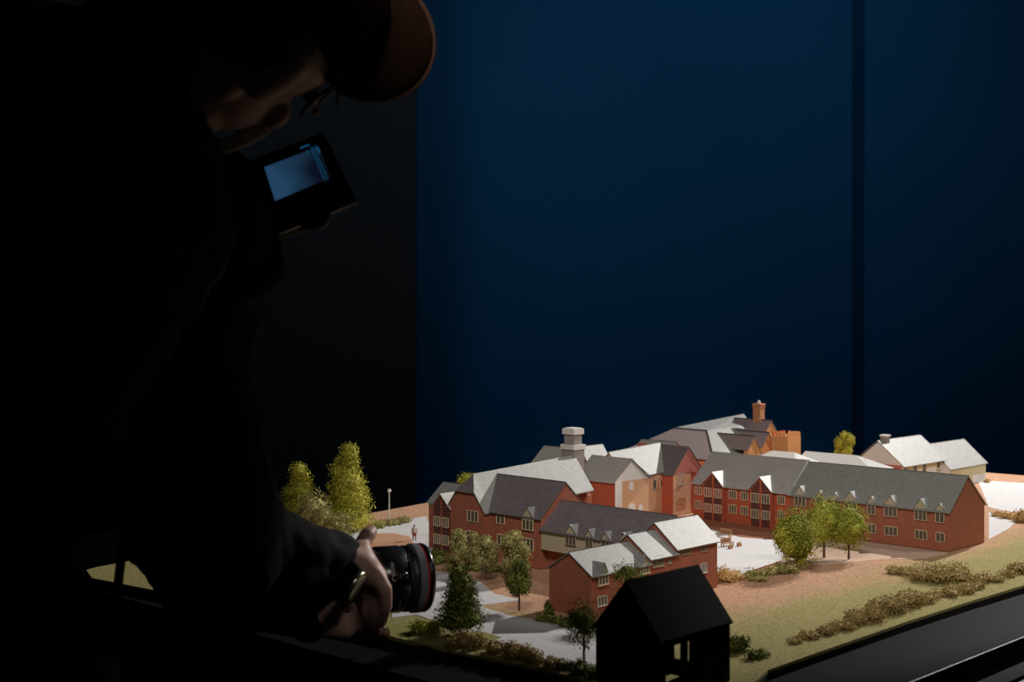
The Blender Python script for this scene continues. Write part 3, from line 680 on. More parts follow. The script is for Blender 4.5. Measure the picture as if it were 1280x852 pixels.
tree('slim dark green model tree on the tan paving, casting its shadow on the road', 649, 764, 697, 32, LD, 'lumpy', .22, 2800, .0024)
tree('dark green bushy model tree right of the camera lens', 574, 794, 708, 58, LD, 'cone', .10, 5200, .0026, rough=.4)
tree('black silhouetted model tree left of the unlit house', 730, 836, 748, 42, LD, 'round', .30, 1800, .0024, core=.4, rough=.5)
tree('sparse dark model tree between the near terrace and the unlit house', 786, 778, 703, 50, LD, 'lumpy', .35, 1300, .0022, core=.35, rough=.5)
tree('tall bright green conical model tree, tallest of the cluster above the sleeve', 436, 664, 555, 62, LY, 'cone', .02, 8000, .0032)
tree('pointed yellow-green model tree left of the tallest one', 373, 668, 579, 56, LY, 'cone', .02, 5200, .0032)
tree('dull olive model tree in front of the pointed one, above the black sleeve', 392, 676, 613, 44, LO, 'round', .02, 4000, .0026)
tree('low bare brownish model tree at the foot of the tallest conical tree', 427, 676, 640, 42, LO, 'lumpy', .05, 1800, .0020, core=.3)
tree('small yellow-green model tree alone behind the mansion roofs', 1056, 598, 538, 27, LY, 'lumpy', .2, 1800, .0040)
tree('pale green model tree peeping over the left brick building roof', 585, 622, 590, 28, LY, 'round', .1, 1200, .0036)

def bush(label, pts, m, n=1400, size=.0024, name='model_bush', hts=6, group=None):
    """pts: (px, py base, width px, height px) clumps that make one planting"""
    g0 = gnd(pts[0][0], pts[0][1]); t = thing(name, label, 'bush', (g0.x, g0.y, TOP+.0005), 0, group)
    blobs = []
    for px, py, wp, hp in pts:
        g = gnd(px, py); s = g.y/F; r = wp*s/2*1.35; h_ = hp*s*1.25
        for _ in range(3):
            blobs.append(((g.x-g0.x+random.uniform(-.5,.5)*r, g.y-g0.y+random.uniform(-.4,.4)*r, h_*random.uniform(.2,.45)), (r*random.uniform(.5,.75), r*random.uniform(.5,.75), h_*random.uniform(.45,.65))))
    foliage('foliage', blobs, n, size, m, t, rough=.5, core=.6)
    return t
bush('straw-coloured model bush at the corner of the near terrace', [(893,727,20,10),(905,727,26,16),(918,724,18,11),(885,733,12,8)], LS, 1500)
bush('low dark hedge between courtyard kerb and rounded tree', [(940,722,20,9),(955,719,20,10),(970,717,20,12),(985,716,22,12),(945,726,22,7)], LO, 1700)
bush('spreading olive-brown bush on the slope before the long building', [(1123,716,22,8),(1138,718,26,9),(1155,721,34,12),(1172,726,44,18),(1190,722,34,16),(1205,727,30,10),(1222,728,26,9),(1238,726,24,9)], LK, 5200, .0028)
bush('long brown scrub hedge along the front edge of the board', [(1160,754,26,10),(1140,758,34,16),(1122,764,36,18),(1105,768,36,18),(1085,775,34,15),(1066,779,34,13),(1048,785,28,10),(1030,791,26,9),(1012,797,24,8),(995,802,20,6)], LK, 6800, .0028)
bush('low brown scrub between the two larger scrub patches', [(1168,748,20,6),(1182,745,26,9),(1200,740,28,9),(1215,736,24,8)], LK, 2000, .0028)
bush('brown scrub cut by the right frame edge', [(1256,720,22,8),(1272,716,24,10),(1290,712,28,10)], LK, 2000, .0028)
bush('tawny bush at right behind the long building on the grey road', [(1245,645,14,5),(1260,648,16,7),(1278,652,26,14),(1300,652,24,14)], LS, 1800, .0034)
bush('tiny tawny tuft beside the rightmost building', [(1233,603,9,4)], LS, 200, .003)
bush('yellow-olive bush left of the dark bushy tree', [(531,790,26,12),(543,790,20,14)], LY, 1300, .0026)
bush('olive hedge along the near board edge below the dark bushy tree', [(566,808,26,12),(585,808,28,18),(598,810,20,16),(615,815,28,12),(632,819,30,15),(652,823,30,14),(670,828,28,12),(688,832,24,10)], LK, 5200, .0026)
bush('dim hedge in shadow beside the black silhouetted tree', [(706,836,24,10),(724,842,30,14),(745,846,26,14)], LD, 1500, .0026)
bush('dark hedge at the foot of the left brick building', [(548,696,28,8),(565,703,30,10),(545,704,30,8),(590,712,28,9),(612,713,24,9),(575,712,30,8)], LD, 3000, .0024)
bush('dark green planting at the foot of the near terrace end wall', [(680,776,20,7),(695,779,24,8),(712,782,24,9),(686,770,12,16)], LD, 1600, .0024)
bush('low green planting by the board edge beside the lamp post', [(470,660,18,8),(487,656,20,7),(500,653,18,7)], LO, 1400, .003)
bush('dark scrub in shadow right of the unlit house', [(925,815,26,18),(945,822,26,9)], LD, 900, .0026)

# ================================================================ SMALL THINGS ON THE MODEL
g = gnd(486.5, 655)
t = thing('lamp_post', 'tiny white globe lamp post at the left side of the model', 'lamp post', (g.x, g.y, TOP+.0007))
s = g.y/F
bm = B(); capsule(bm, (0,0,.0015), .0015, (0,0,40*s), .0010, 8); obj('post', bm, WHITE, t)
bm = B(); ellipsoid(bm, (0,0,41.5*s), (Vector((.0042,0,0)),Vector((0,.0042,0)),Vector((0,0,.0040)))); obj('globe', bm, mat('lamp_globe', (.8,.8,.8), .3), t, smooth=True)
def bench(px, py, rz, L, label):
    g = gnd(px, py); t = thing('bench', label, 'bench', (g.x, g.y, TOP+.0009), rz)
    bm = B(); box(bm, -L/2, L/2, -.004, .004, .006, .0075); obj('seat', bm, WOOD, t)
    bm = B(); box(bm, -L/2, L/2, .0035, .005, .0075, .0145); obj('backrest', bm, WOOD, t)
    for x in (-L/2+.001, L/2-.001):
        for y in (-.003, .003):
            bm = B(); box(bm, x-.0008, x+.0008, y-.0008, y+.0008, 0, .0062); obj('leg', bm, WOOD, t)
bench(906, 671, math.radians(-50), .028, 'tiny wooden bench nearest the shaded facade of the courtyard')
bench(909, 683, math.radians(35), .026, 'tiny wooden bench in the middle of the white courtyard')
for i, (px, py, lab) in enumerate(((913,686,'small wooden planter beside the courtyard bench, left of a pair'), (924,683,'small wooden planter beside the courtyard bench, right of a pair'))):
    g = gnd(px, py); t = thing('planter', lab, 'planter', (g.x, g.y, TOP+.0009), .8)
    bm = B(); box(bm, -.004,.004,-.003,.003,0,.005); obj('box', bm, WOOD, t)
    foliage('plant', [((0,0,.006),(.004,.003,.0022))], 60, .0015, LS, t, core=.7)
def walker(px, py, hgt, label):
    g = gnd(px, py); t = thing('person', label, 'person', (g.x, g.y, TOP+.0007), .4)
    u = hgt
    bm = B()
    capsule(bm, (0,0,.93*u), .062*u, (0,0,.90*u), .055*u, 10); capsule(bm, (0,0,.84*u), .03*u, (0,0,.80*u), .04*u, 8)
    capsule(bm, (-.06*u,0,.76*u), .07*u, (.06*u,0,.76*u), .07*u, 10); capsule(bm, (0,0,.74*u), .12*u, (0,0,.54*u), .095*u, 10)
    for sg, f in ((-1,.06),(1,-.06)):
        capsule(bm, (sg*.055*u,0,.50*u), .07*u, (sg*.06*u,f*u,.27*u), .05*u, 8); capsule(bm, (sg*.06*u,f*u,.27*u), .05*u, (sg*.06*u,f*1.6*u,.04*u), .032*u, 8); capsule(bm, (sg*.06*u,f*1.6*u,.025*u), .028*u, (sg*.06*u,(f*1.6-.08)*u,.022*u), .024*u, 8)
        capsule(bm, (sg*.15*u,0,.77*u), .042*u, (sg*.19*u,-f*u,.58*u), .034*u, 8); capsule(bm, (sg*.19*u,-f*u,.58*u), .034*u, (sg*.17*u,-f*2*u,.43*u), .024*u, 8)
    obj('body', fuse(bm, .00028, 2), mat('figure_skin', (.35,.22,.16), .8), t, smooth=True)
    bm = B(); capsule(bm, (0,0,.76*u), .135*u, (0,0,.56*u), .115*u, 10)
    obj('shirt', bm, mat('figure_white_shirt', (.6,.58,.55), .8), t, smooth=True)
    bm = B()
    for sg, f in ((-1,.06),(1,-.06)): capsule(bm, (sg*.055*u,0,.50*u), .085*u, (sg*.06*u,f*u,.30*u), .06*u, 8)
    obj('trousers', bm, mat('figure_red_trousers', (.35,.06,.04), .8), t, smooth=True)
    bm = B(); capsule(bm, (0,.012*u,.945*u), .064*u, (0,.02*u,.91*u), .055*u, 8); obj('hair', bm, mat('figure_hair', (.03,.02,.015), .8), t, smooth=True)
walker(518, 675.5, .0295, 'tiny painted figure in red trousers walking on the pale road')

# ================================================================ CAMERAMAN
MY = at(40, 640, 1.33)
man = thing('person', 'man in black jacket and brown cap bending over the model, holding a camera', 'person', (-.50, 1.30, 0))
JK = mat('black_jacket_cloth', (.010,.010,.010), .85, .15, noise_amt=.3, noise_scale=60)
TR = mat('black_trousers_cloth', (.006,.006,.006), .9, .1)
SKIN = mat('skin', (.55,.33,.26), .5, .35, noise_amt=.15, noise_scale=40)
def PR(px, py, Y, r): return at(px, py, Y), r*Y/F
def caps(bm, a, b, k=1.0):
    p, r = PR(*a); q, s_ = PR(*b); capsule(bm, p, r*k, q, s_*k, 18)
FL = -.85+.0
def legs(bm, k, ex=0.0, foot=True):
    for hx, kx, fx, Yh, Yk, Yf in ((-.545,-.475,-.52,1.33,1.27,1.30), (-.64,-.62,-.66,1.12,1.05,1.10)):
        hip = Vector((hx, Yh, TOP+.10)); knee = Vector((kx, Yk, .50)); ank = Vector((fx, Yf, .09))
        capsule(bm, hip, .095*k+ex, knee, .062*k+ex, 18); capsule(bm, knee, .062*k+ex, ank, .042*k+ex, 18)
        if foot: capsule(bm, ank-Vector((.02,0,.045)), .038, ank+Vector((.17,.03,-.058)), .030, 14)
# -- body
bm = B()
tors = [((-120,640,1.25,190),(-20,440,1.22,190)), ((-20,440,1.22,190),(120,270,1.20,170)), ((120,270,1.20,150),(160,180,1.18,110))]
arm = [((195,300,1.36,118),(215,450,1.42,90)), ((215,450,1.42,90),(262,675,1.48,72)), ((262,675,1.48,72),(365,700,1.53,52)), ((365,700,1.53,50),(438,706,1.57,27))]
for a, c_ in tors: caps(bm, a, c_, .85)
for a, c_ in arm: caps(bm, a, c_, .72 if a[0] < 360 else .78)
farm = [((150,260,1.05,80),(170,520,1.40,62)), ((170,520,1.40,62),(250,720,1.66,48)), ((250,720,1.66,48),(385,774,1.60,26))]
for a, c_ in farm[1:]: caps(bm, a, c_, .85)
caps(bm, (-20,440,1.22,100), (170,520,1.40,60), .7)
legs(bm, 1.0)
caps(bm, (-120,660,1.25,190), (-130,760,1.25,150), .8)
# neck and head (long axis chin -> crown, face turned down and away)
HYd = 1.20; s_ = HYd/F
caps(bm, (120,180,1.20,80), (250,100,1.20,62), 1)
hc = at(322, 38, HYd); up = Vector((.83, .10, .52)).normalized(); fw = Vector((.25, .88, -.40)); fw = (fw-up*fw.dot(up)).normalized(); sd = up.cross(fw)
ellipsoid(bm, hc+up*.025-fw*.008, (up*.088, fw*.088, sd*.072), 28, 18)
ellipsoid(bm, hc-up*.045+fw*.018, (up*.060, fw*.066, sd*.056), 24, 14)      # lower face
ellipsoid(bm, hc-up*.092+fw*.050, (up*.026, fw*.026, sd*.026))              # chin
capsule(bm, hc-up*.085+fw*.045, .017, hc-up*.045-fw*.020+sd*-.052, .016)   # jaw, near side
capsule(bm, hc-up*.085+fw*.045, .017, hc-up*.045-fw*.020+sd*.052, .016)
capsule(bm, hc-up*.004+fw*.082, .008, hc-up*.034+fw*.096, .011)            # nose
for sg in (-1, 1):
    ellipsoid(bm, hc-up*.012-fw*.006+sd*sg*.072, (up*.030, fw*.017, sd*.008))   # ears
    ellipsoid(bm, hc-up*.028+fw*.066+sd*sg*.034, (up*.020, fw*.016, sd*.020))   # cheeks
    capsule(bm, hc+up*.012+fw*.080+sd*sg*.012, .008, hc+up*.012+fw*.066+sd*sg*.048, .007)  # brow
capsule(bm, hc-up*.062+fw*.086+sd*-.018, .006, hc-up*.062+fw*.086+sd*.018, .006)
# near hand: wrist, palm, five fingers closing on the camera
caps(bm, (430,702,1.565,26), (450,708,1.57,24)); caps(bm, (450,705,1.57,22), (468,722,1.575,17)); caps(bm, (452,715,1.585,22), (461,734,1.59,18))
caps(bm, (450,690,1.58,16), (464,716,1.58,13))
def finger(*pts):
    for i in range(len(pts)-1): caps(bm, pts[i], pts[i+1])
finger((470,718,1.565,10.5),(481,736,1.562,10),(482,758,1.568,8.6),(476,778,1.585,7.6))
finger((466,724,1.585,10),(473,742,1.575,9.6),(471,764,1.575,8.4),(463,782,1.59,7.4))
finger((458,728,1.600,9.6),(461,746,1.585,9),(458,765,1.585,8),(450,779,1.60,7))
finger((450,728,1.615,8.8),(450,744,1.60,8),(446,758,1.60,7),(441,768,1.612,6.2))
finger((446,700,1.585,12),(451,684,1.592,10.5),(459,669,1.60,10.5),(464,664,1.612,9))
# far hand cupped under the camera
caps(bm, (385,774,1.60,22), (415,776,1.60,20)); caps(bm, (408,770,1.61,20), (436,778,1.61,17)); caps(bm, (402,782,1.595,15), (432,786,1.60,13))
finger((436,772,1.60,8.5),(456,784,1.60,8.2),(474,789,1.61,7.2)); finger((436,778,1.615,8.5),(458,790,1.615,8),(482,790,1.625,7))
finger((434,783,1.63,8),(456,794,1.635,7.5),(480,791,1.645,6.6)); finger((430,786,1.645,7.5),(450,795,1.65,7),(468,794,1.66,6.2))
finger((402,768,1.59,11),(418,758,1.588,9.5),(432,752,1.59,8.5))
obj('body', fuse(bm, .0042, 3), SKIN, man, world=True, smooth=True)
# -- jacket: torso, both sleeves, hanging hem
bm = B()
for a, c_ in tors: caps(bm, a, c_, 1.0)
J = [((190,295,1.36,150),(200,400,1.40,128)), ((200,400,1.40,128),(214,500,1.43,106)), ((214,500,1.43,106),(250,640,1.47,98)), ((250,640,1.47,98),(280,699,1.49,88)), ((280,699,1.49,88),(338,703,1.52,65)),
     ((338,702,1.52,65),(390,702,1.55,47)), ((390,702,1.55,47),(419,700,1.574,37))]
for a, c_ in J: caps(bm, a, c_)
for a, c_ in farm[1:]: caps(bm, a, c_, 1.1 if c_[0] > 300 else 1.15)
caps(bm, (20,520,1.25,140), (112,595,1.34,72)); caps(bm, (-40,640,1.25,150), (20,640,1.25,88))
caps(bm, (120,200,1.20,110), (215,170,1.20,34)); caps(bm, (40,100,1.2,110), (165,100,1.20,62)); caps(bm, (215,170,1.20,42), (300,300,1.28,40))
caps(bm, (300,330,1.32,52), (265,255,1.28,60)); caps(bm, (150,120,1.19,88), (215,75,1.19,74)); caps(bm, (170,30,1.19,60), (215,75,1.19,70)); caps(bm, (-60,120,1.15,160), (60,160,1.15,140)); caps(bm, (-60,70,1.15,80), (60,88,1.15,78)); caps(bm, (60,88,1.15,78), (128,70,1.18,55))
obj('jacket', fuse(bm, .0065, 3, ((.05,.016),(.018,.005))), JK, man, world=True, smooth=True)
# -- trousers
bm = B(); legs(bm, 1.0, .012, False); caps(bm, (-110,660,1.25,195), (-130,760,1.25,170), .9); caps(bm, (-60,830,1.28,120), (50,838,1.32,112)); caps(bm, (50,838,1.32,112), (50,1000,1.32,100))
obj('trousers', fuse(bm, .009, 3, ((.06,.012),)), TR, man, world=True, smooth=True)
for hx, Yh in ((-.52,1.30), (-.66,1.10)):
    bm = B(); a_ = Vector((hx, Yh, .09)); capsule(bm, a_-Vector((.03,0,.042)), .046, a_+Vector((.18,.03,-.055)), .034, 14)
    for v in bm.verts: v.co.z = max(v.co.z, .001)
    obj('shoe', bm, TR, man, world=True, smooth=True)
# -- shirt collar, pale
bm = B(); 
cp = [at(208,118,1.20), at(226,160,1.215), at(244,190,1.235), at(272,186,1.25), at(305,174,1.26), at(330,160,1.27)]
tube(bm, cp, .0085, 10); obj('collar', fuse(bm, .003, 3), mat('pale_collar_cloth', (.62,.58,.53), .9, noise_amt=.2), man, world=True, smooth=True)
# -- hair and beard
bm = B(); ellipsoid(bm, hc+up*.02-fw*.030, (up*.080, fw*.072, sd*.074)); obj('hair', bm, mat('dark_hair', (.012,.009,.008), .7, noise_amt=.4, noise_scale=300), man, world=True, smooth=True)
# -- cap: crown, band and curved peak
CAP = mat('brown_felt_cap', (.065,.030,.018), .85, .15, noise_amt=.25, noise_scale=120)
cc = at(452, 28, 1.19)
n_ = (up*.55 + Vector((0,-.25,0))).normalized()
bm = B(); ellipsoid(bm, hc+up*.068-fw*.008, (up*.062, fw*.094, sd*.084), 30, 18); cap = obj('cap', fuse(bm, .004, 2), CAP, man, world=True, smooth=True)
bm = B()
pc = at(455, 40, 1.215)
ellipsoid(bm, pc, (Vector((.066,.012,-.006)), Vector((-.004,.008,.066)), Vector((-.001,.020,.002))), 34, 18)
obj('peak', fuse(bm, .004, 3), CAP, cap, world=True, smooth=True)
bm = B()
ring = [pc + Vector((.066,.012,-.006))*math.cos(t_*.2)*1.0 + Vector((-.004,.008,.066))*math.sin(t_*.2)*1.0 for t_ in range(-10, 6)]
tube(bm, ring, .0022, 8); obj('peak_rim_highlight', bm, mat('cap_rim_highlight', (.25,.12,.07), .8), cap, world=True, smooth=True)  # light caught on the felt edge, painted as a lighter tube
# -- glasses
GLF = mat('glasses_black', (.02,.02,.02), .3); GLL = bpy.data.materials.new('glasses_lens'); GLL.use_nodes = True
g_ = GLL.node_tree.nodes['Principled BSDF']; g_.inputs['Base Color'].default_value = (.25,.4,.6,1); g_.inputs['Roughness'].default_value = .05; g_.inputs['Transmission Weight'].default_value = .8
gl = []
bm = B()
ctr = at(402, 121, 1.24); gx = (at(428,96,1.21)-at(376,140,1.25)).normalized(); gy = Vector((.3,.55,.3)); gy = (gy-gx*gy.dot(gx)).normalized()
rp = [ctr + gx*.022*math.cos(a*math.pi/10) + gy*.018*math.sin(a*math.pi/10) for a in range(21)]
tube(bm, rp, .0022, 6); tube(bm, [ctr-gx*.022, ctr-gx*.036], .002, 6); gls = obj('glasses', bm, GLF, man, world=True, smooth=True)
bm = B(); prism(bm, rp[:-1], gx.cross(gy)*.0012); obj('lens', bm, GLL, gls, world=True)
bm = B(); capsule(bm, at(424,86,1.19), .0028, at(422,131,1.21), .0020, 8); tag(obj('temple', bm, mat('pale_temple', (.36,.36,.42), .4), gls, world=True, smooth=True), 'pale grey temple arm')
bm = B(); ellipsoid(bm, at(395,139.5,1.22), (Vector((.0038,0,0)),Vector((0,.0038,0)),Vector((0,0,.0038)))); tag(obj('hinge_glint', bm, mat('orange_glint', (.8,.22,.02), .5), gls, world=True, smooth=True), 'painted orange glint')  # orange reflection painted as a small bead
# -- watch
wt = at(443, 733, 1.535); ax = Vector((.86,-.22,-.50)).normalized()
MW = Matrix.Translation(wt) @ ax.to_track_quat('X','Z').to_matrix().to_4x4()
wa = thing('wristwatch', 'round wristwatch with bright bezel on the near wrist of the cameraman', 'watch', wt)
bm = B(); lathe(bm, [(-.005,.020),(.002,.0215),(.004,.019)], MW, 28); obj('case', bm, mat('watch_steel', (.55,.5,.35), .25, metal=1), wa, world=True, smooth=True)
bm = B(); lathe(bm, [(.004,.0175),(.0045,.017)], MW, 28); obj('dial', bm, mat('watch_dial', (.45,.42,.28), .15, .8), wa, world=True)
bm = B(); tube(bm, [at(448,716,1.54), at(441,707,1.54), at(434,700,1.55)], .006, 8); obj('strap', bm, TR, wa, world=True, smooth=True)
bm = B(); tube(bm, [at(438,748,1.545), at(430,752,1.56)], .006, 8); obj('strap', bm, TR, wa, world=True, smooth=True)

# ================================================================ CAMERA, LENS, MONITOR
GB = mat('lens_black_gloss', (.012,.012,.013), .22, .6); GS = mat('lens_black_satin', (.03,.03,.033), .4, .5)
RUB = mat('ribbed_rubber', (.30,.30,.33), .5, .5); RED = mat('red_ring', (.65,.02,.02), .4); LT = mat('white_lettering', (.65,.65,.65), .5)
org = at(466, 725, 1.640); dx = Vector((.90,.42,-.03)).normalized()
rot = Matrix((dx, Vector((0,0,1)).cross(dx).normalized(), dx.cross(Vector((0,0,1)).cross(dx)).normalized())).transposed().to_4x4()
ML = Matrix.Translation(org) @ rot
camt = thing('video_camera', 'black camera with wide ribbed lens held low over the model', 'camera', org)
bm = B(); hexa(bm, [ML @ Vector(p) for p in ((-.075,-.030,-.036),(-.002,-.030,-.036),(-.002,.045,-.036),(-.075,.045,-.036),(-.075,-.030,.040),(-.002,-.030,.040),(-.002,.045,.040),(-.075,.045,.040))]); obj('body', bm, GS, camt, world=True)
bm = B(); lathe(bm, [(-.004,.036),(0,.041),(.003,.0425),(.033,.0430),(.035,.0415),(.040,.0415)], ML, 48); obj('lens_barrel', bm, GB, camt, world=True, smooth=True)
bm = B(); lathe(bm, [(.040,.0425),(.047,.0425),(.050,.0435)], ML, 48); br = obj('scale_ring', bm, GS, camt, world=True, smooth=True)
bm = B(); lathe(bm, [(.050,.0430),(.060,.0432)], ML, 48)
for i in range(84):
    a = i*2*math.pi/84; c0, s0 = math.cos(a), math.sin(a); c1, s1 = math.cos(a+.035), math.sin(a+.035)
    hexa(bm, [ML @ Vector(p) for p in ((.0505,.0430*c0,.0430*s0),(.0602,.0430*c0,.0430*s0),(.0602,.0430*c1,.0430*s1),(.0505,.0430*c1,.0430*s1),(.0508,.0445*c0,.0445*s0),(.0599,.0445*c0,.0445*s0),(.0599,.0445*c1,.0445*s1),(.0508,.0445*c1,.0445*s1))])
obj('focus_ring', bm, RUB, camt, world=True)
bm = B(); lathe(bm, [(.0605,.0436),(.0622,.0436)], ML, 48); obj('coloured_ring', bm, RED, camt, world=True)
bm = B(); lathe(bm, [(.0624,.0440),(.0665,.0445),(.0700,.0430),(.0705,.0400)], ML, 48); obj('front_rim', bm, GB, camt, world=True, smooth=True)
bm = B(); bmesh.ops.create_uvsphere(bm, u_segments=24, v_segments=12, radius=1, matrix=ML @ Matrix.Translation(Vector((.066,0,0))) @ Matrix.Diagonal((.008,.038,.038,1))); obj('front_glass', bm, GB, camt, world=True, smooth=True)
kn = ML @ Vector((.022,-.0415,.011)); km = ML @ Vector((.022,-.052,.014))
bm = B(); capsule(bm, kn, .007, km, .0065, 14); obj('shift_knob', bm, GB, camt, world=True, smooth=True)
def wrap_text(txt, t0, ang0, size, parent, m):
    """lettering wrapped round the barrel: text runs round the circumference"""
    cu = bpy.data.curves.new('lettering', 'FONT'); cu.body = txt; cu.size = size; cu.extrude = .0; cu.align_x = 'CENTER'; cu.resolution_u = 3
    o = bpy.data.objects.new('tmp', cu); C.objects.link(o); dg = bpy.context.evaluated_depsgraph_get()
    bmt = bmesh.new(); bmt.from_mesh(o.evaluated_get(dg).to_mesh()); bpy.data.objects.remove(o)
    bmesh.ops.subdivide_edges(bmt, edges=bmt.edges[:], cuts=1)
    R_ = .0434
    for v in bmt.verts:
        a = ang0 + v.co.x/R_; v.co = ML @ Vector((t0+v.co.y, -R_*math.cos(a), R_*math.sin(a)))
    return obj('lettering', bmt, m, parent, world=True)
wrap_text('Canon', .011, .42, .0095, camt, LT)
wrap_text('TS-E 24mm', .024, -.62, .0028, camt, LT)
wrap_text('3 2 1.5 1 .7', .042, .5, .004, br, LT)
bm = B()
for i in range(14):
    a = .1+i*.07; c0, s0 = math.cos(a), math.sin(a)
    p = ML @ Vector((.0385,-.0418*c0,.0418*s0)); q = ML @ Vector((.0398,-.0418*c0,.0418*s0)); capsule(bm, p, .0003, q, .0003, 5)
tag(obj('scale_marks', bm, LT, camt, world=True), kind='stuff')

# monitor on its mount
Ym = 1.36
def m_(px, py, d=0.0): return at(px, py, Ym) + Vector((0, d, 0))
c4 = [(309,202),(404,166),(431,222),(334,266)]
def quad(bm, pts, d0, d1, k0=0.0):
    a = [m_(x, y, d0 + (x-309)*k0) for x, y in pts]; b_ = [m_(x, y, d1 + (x-309)*k0) for x, y in pts]; hexa(bm, a+b_)
MB = mat('monitor_black_plastic', (.016,.016,.017), .5, .3); ME = mat('monitor_highlight_and_buttons', (.12,.11,.10), .4)
mon = thing('field_monitor', 'small tilted black field monitor with a glowing blue picture on a ball mount', 'monitor', m_(370,216))
bm = B(); quad(bm, c4, 0, .022); bmesh.ops.bevel(bm, geom=bm.edges[:], offset=.0016, segments=2, affect='EDGES'); obj('housing', bm, MB, mon, world=True)
bm = B(); quad(bm, [(334,266),(431,222),(445,252),(342,294)], .002, .026); bmesh.ops.bevel(bm, geom=bm.edges[:], offset=.0016, segments=2, affect='EDGES'); obj('battery_plate', bm, MB, mon, world=True)
bm = B(); tube(bm, [m_(310,201,-.001), m_(404,165.5,-.001)], .0005, 5); tube(bm, [m_(336,266,-.001), m_(430,223,-.001)], .0008, 5); tube(bm, [m_(341,295,.002), m_(380,287,.002), m_(420,268,.002), m_(446,253,.002)], .0007, 5); tube(bm, [m_(404,165,-.001), m_(431,221,-.001), m_(446,252,.0)], .0007, 5); obj('edge_highlight', bm, ME, mon, world=True)  # pale tubes paint highlights along the housing edges
sc4 = [(330.5,209),(399,183),(413,222),(344,251)]
SM = bpy.data.materials.new('monitor_screen'); SM.use_nodes = True; nt = SM.node_tree; pb = nt.nodes['Principled BSDF']
pb.inputs['Base Color'].default_value = (.01,.01,.012,1); pb.inputs['Roughness'].default_value = .2
uvn = nt.nodes.new('ShaderNodeTexCoord'); nz = nt.nodes.new('ShaderNodeTexNoise'); nz.inputs['Scale'].default_value = 26; nz.inputs['Detail'].default_value = 1
nt.links.new(uvn.outputs['Object'], nz.inputs['Vector'])
sx_ = nt.nodes.new('ShaderNodeSeparateXYZ'); nt.links.new(uvn.outputs['Object'], sx_.inputs[0])
mr = nt.nodes.new('ShaderNodeMapRange'); mr.inputs[1].default_value = .03; mr.inputs[2].default_value = -.035; nt.links.new(sx_.outputs[0], mr.inputs[0])
mu = nt.nodes.new('ShaderNodeMath'); mu.operation = 'ADD'; nt.links.new(mr.outputs[0], mu.inputs[0]); nt.links.new(nz.outputs[0], mu.inputs[1])
cr = nt.nodes.new('ShaderNodeValToRGB'); e = cr.color_ramp.elements; e[0].position = .45; e[0].color = (.006,.011,.026,1); e[1].position = 1.0; e[1].color = (.032,.105,.22,1)
m5 = nt.nodes.new('ShaderNodeMath'); m5.operation = 'MULTIPLY'; m5.inputs[1].default_value = .75; nt.links.new(mu.outputs[0], m5.inputs[0]); nt.links.new(m5.outputs[0], cr.inputs[0])
nt.links.new(cr.outputs[0], pb.inputs['Emission Color']); pb.inputs['Emission Strength'].default_value = .5
bm = B(); quad(bm, sc4, -.0008, .001); obj('screen', bm, SM, mon, world=True)
UI = mat('screen_graphics', (.0,.02,.05), .4, emit=((.02,.30,.65), .25))
bm = B()
def uibar(x0, y0, x1, y1, r=.0004): tube(bm, [m_(x0,y0,-.0012), m_(x1,y1,-.0012)], r, 4)
for i in range(3): uibar(376+i*3.8, 185-i*1.4, 378.6+i*3.8, 184-i*1.4, .0007)
uibar(389,184,406,226,.0003); uibar(392,183,410,225,.0003); uibar(395,182,399,192,.0003); uibar(383,188,386,193,.0003); uibar(397,184,400,190,.0005)
tag(obj('screen_readout', bm, UI, mon, world=True), kind='stuff')
bm = B()
for x, y in ((368,246),(380,241),(392,237),(405,231)): capsule(bm, m_(x-2,y+.8,-.001), .0012, m_(x+2,y-.8,-.001), .0012, 6)
tag(obj('button_row', bm, ME, mon, world=True), kind='stuff')
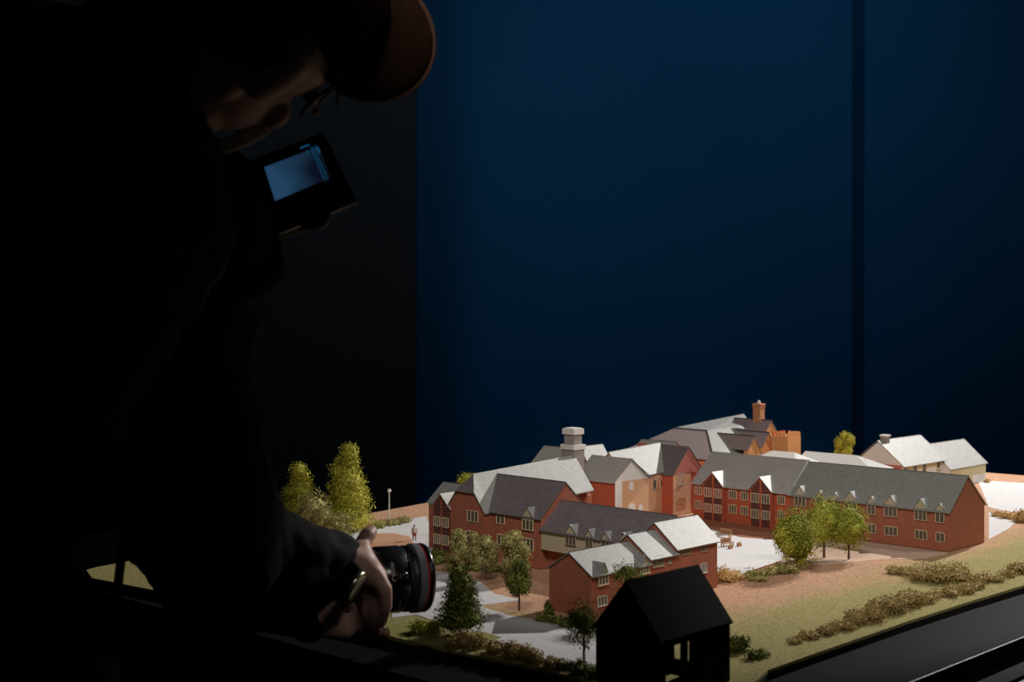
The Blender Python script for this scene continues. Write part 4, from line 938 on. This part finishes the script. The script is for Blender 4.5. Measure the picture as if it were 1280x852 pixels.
# ball mount, plug and cable
bm = B(); ellipsoid(bm, m_(391,268,.004), (Vector((.019,0,0)),Vector((0,.014,0)),Vector((0,0,.018)))); bal = obj('ball_joint', bm, MB, mon, world=True, smooth=True)
bm = B(); pr = [m_(391,268,-.006)+Vector((math.cos(a*.2)*.0188,0,math.sin(a*.2)*.0180)) for a in range(-11, 1)]; tube(bm, pr, .0007, 6); obj('ball_rim', bm, mat('chrome_edge', (.5,.48,.45), .25, metal=1), bal, world=True)
bm = B(); capsule(bm, m_(299,239), .0042, m_(309,234.5), .0045, 10); capsule(bm, m_(294,241.5), .0025, m_(300,238.5), .003, 8); obj('cable_plug', bm, mat('plug_metal', (.45,.44,.42), .3, metal=1), mon, world=True, smooth=True)
bm = B(); tube(bm, [m_(294,241.5), m_(287,250,.01), m_(284,275,.03), m_(286,330,.08)], .0022, 8); obj('cable', bm, MB, mon, world=True, smooth=True)
bm = B(); pts = [m_(385,280,.015), at(350,292,1.50), at(308,320,1.66), at(290,420,1.76), at(290,560,1.78), at(330,690,1.78), at(420,715,1.72), at(440,715,1.70)]
tube(bm, pts, .006, 10); obj('support_arm', bm, MB, mon, world=True, smooth=True)
# camera strap hanging beside the hip
bm = B(); tube(bm, [at(156,640,1.36), at(151,700,1.36), at(146,745,1.36), at(140,790,1.35)], .0052, 8)
st = obj('strap', bm, TR, None, world=True, smooth=True, loc=at(156,640,1.36)); tag(st, 'black strap hanging from the jacket hem beside the hip', 'strap')
# blurred equipment glints at the top-left frame edge: a shoulder bag buckle on the back
bg = thing('shoulder_bag', 'black shoulder bag with small steel buckle high on the back of the cameraman', 'bag', at(30, 20, 1.05))
bm = B(); caps(bm, (-40,-30,1.05,45), (40,-35,1.05,38)); obj('bag_body', fuse(bm, .005, 4, ((.03,.008),)), JK, bg, world=True, smooth=True)
bm = B(); tube(bm, [at(30,-8,1.02), at(44,8,1.015), at(56,8,1.015), at(62,-4,1.02)], .0022, 8); obj('buckle', bm, mat('buckle_steel', (.3,.3,.32), .3, metal=1), bg, world=True, smooth=True)
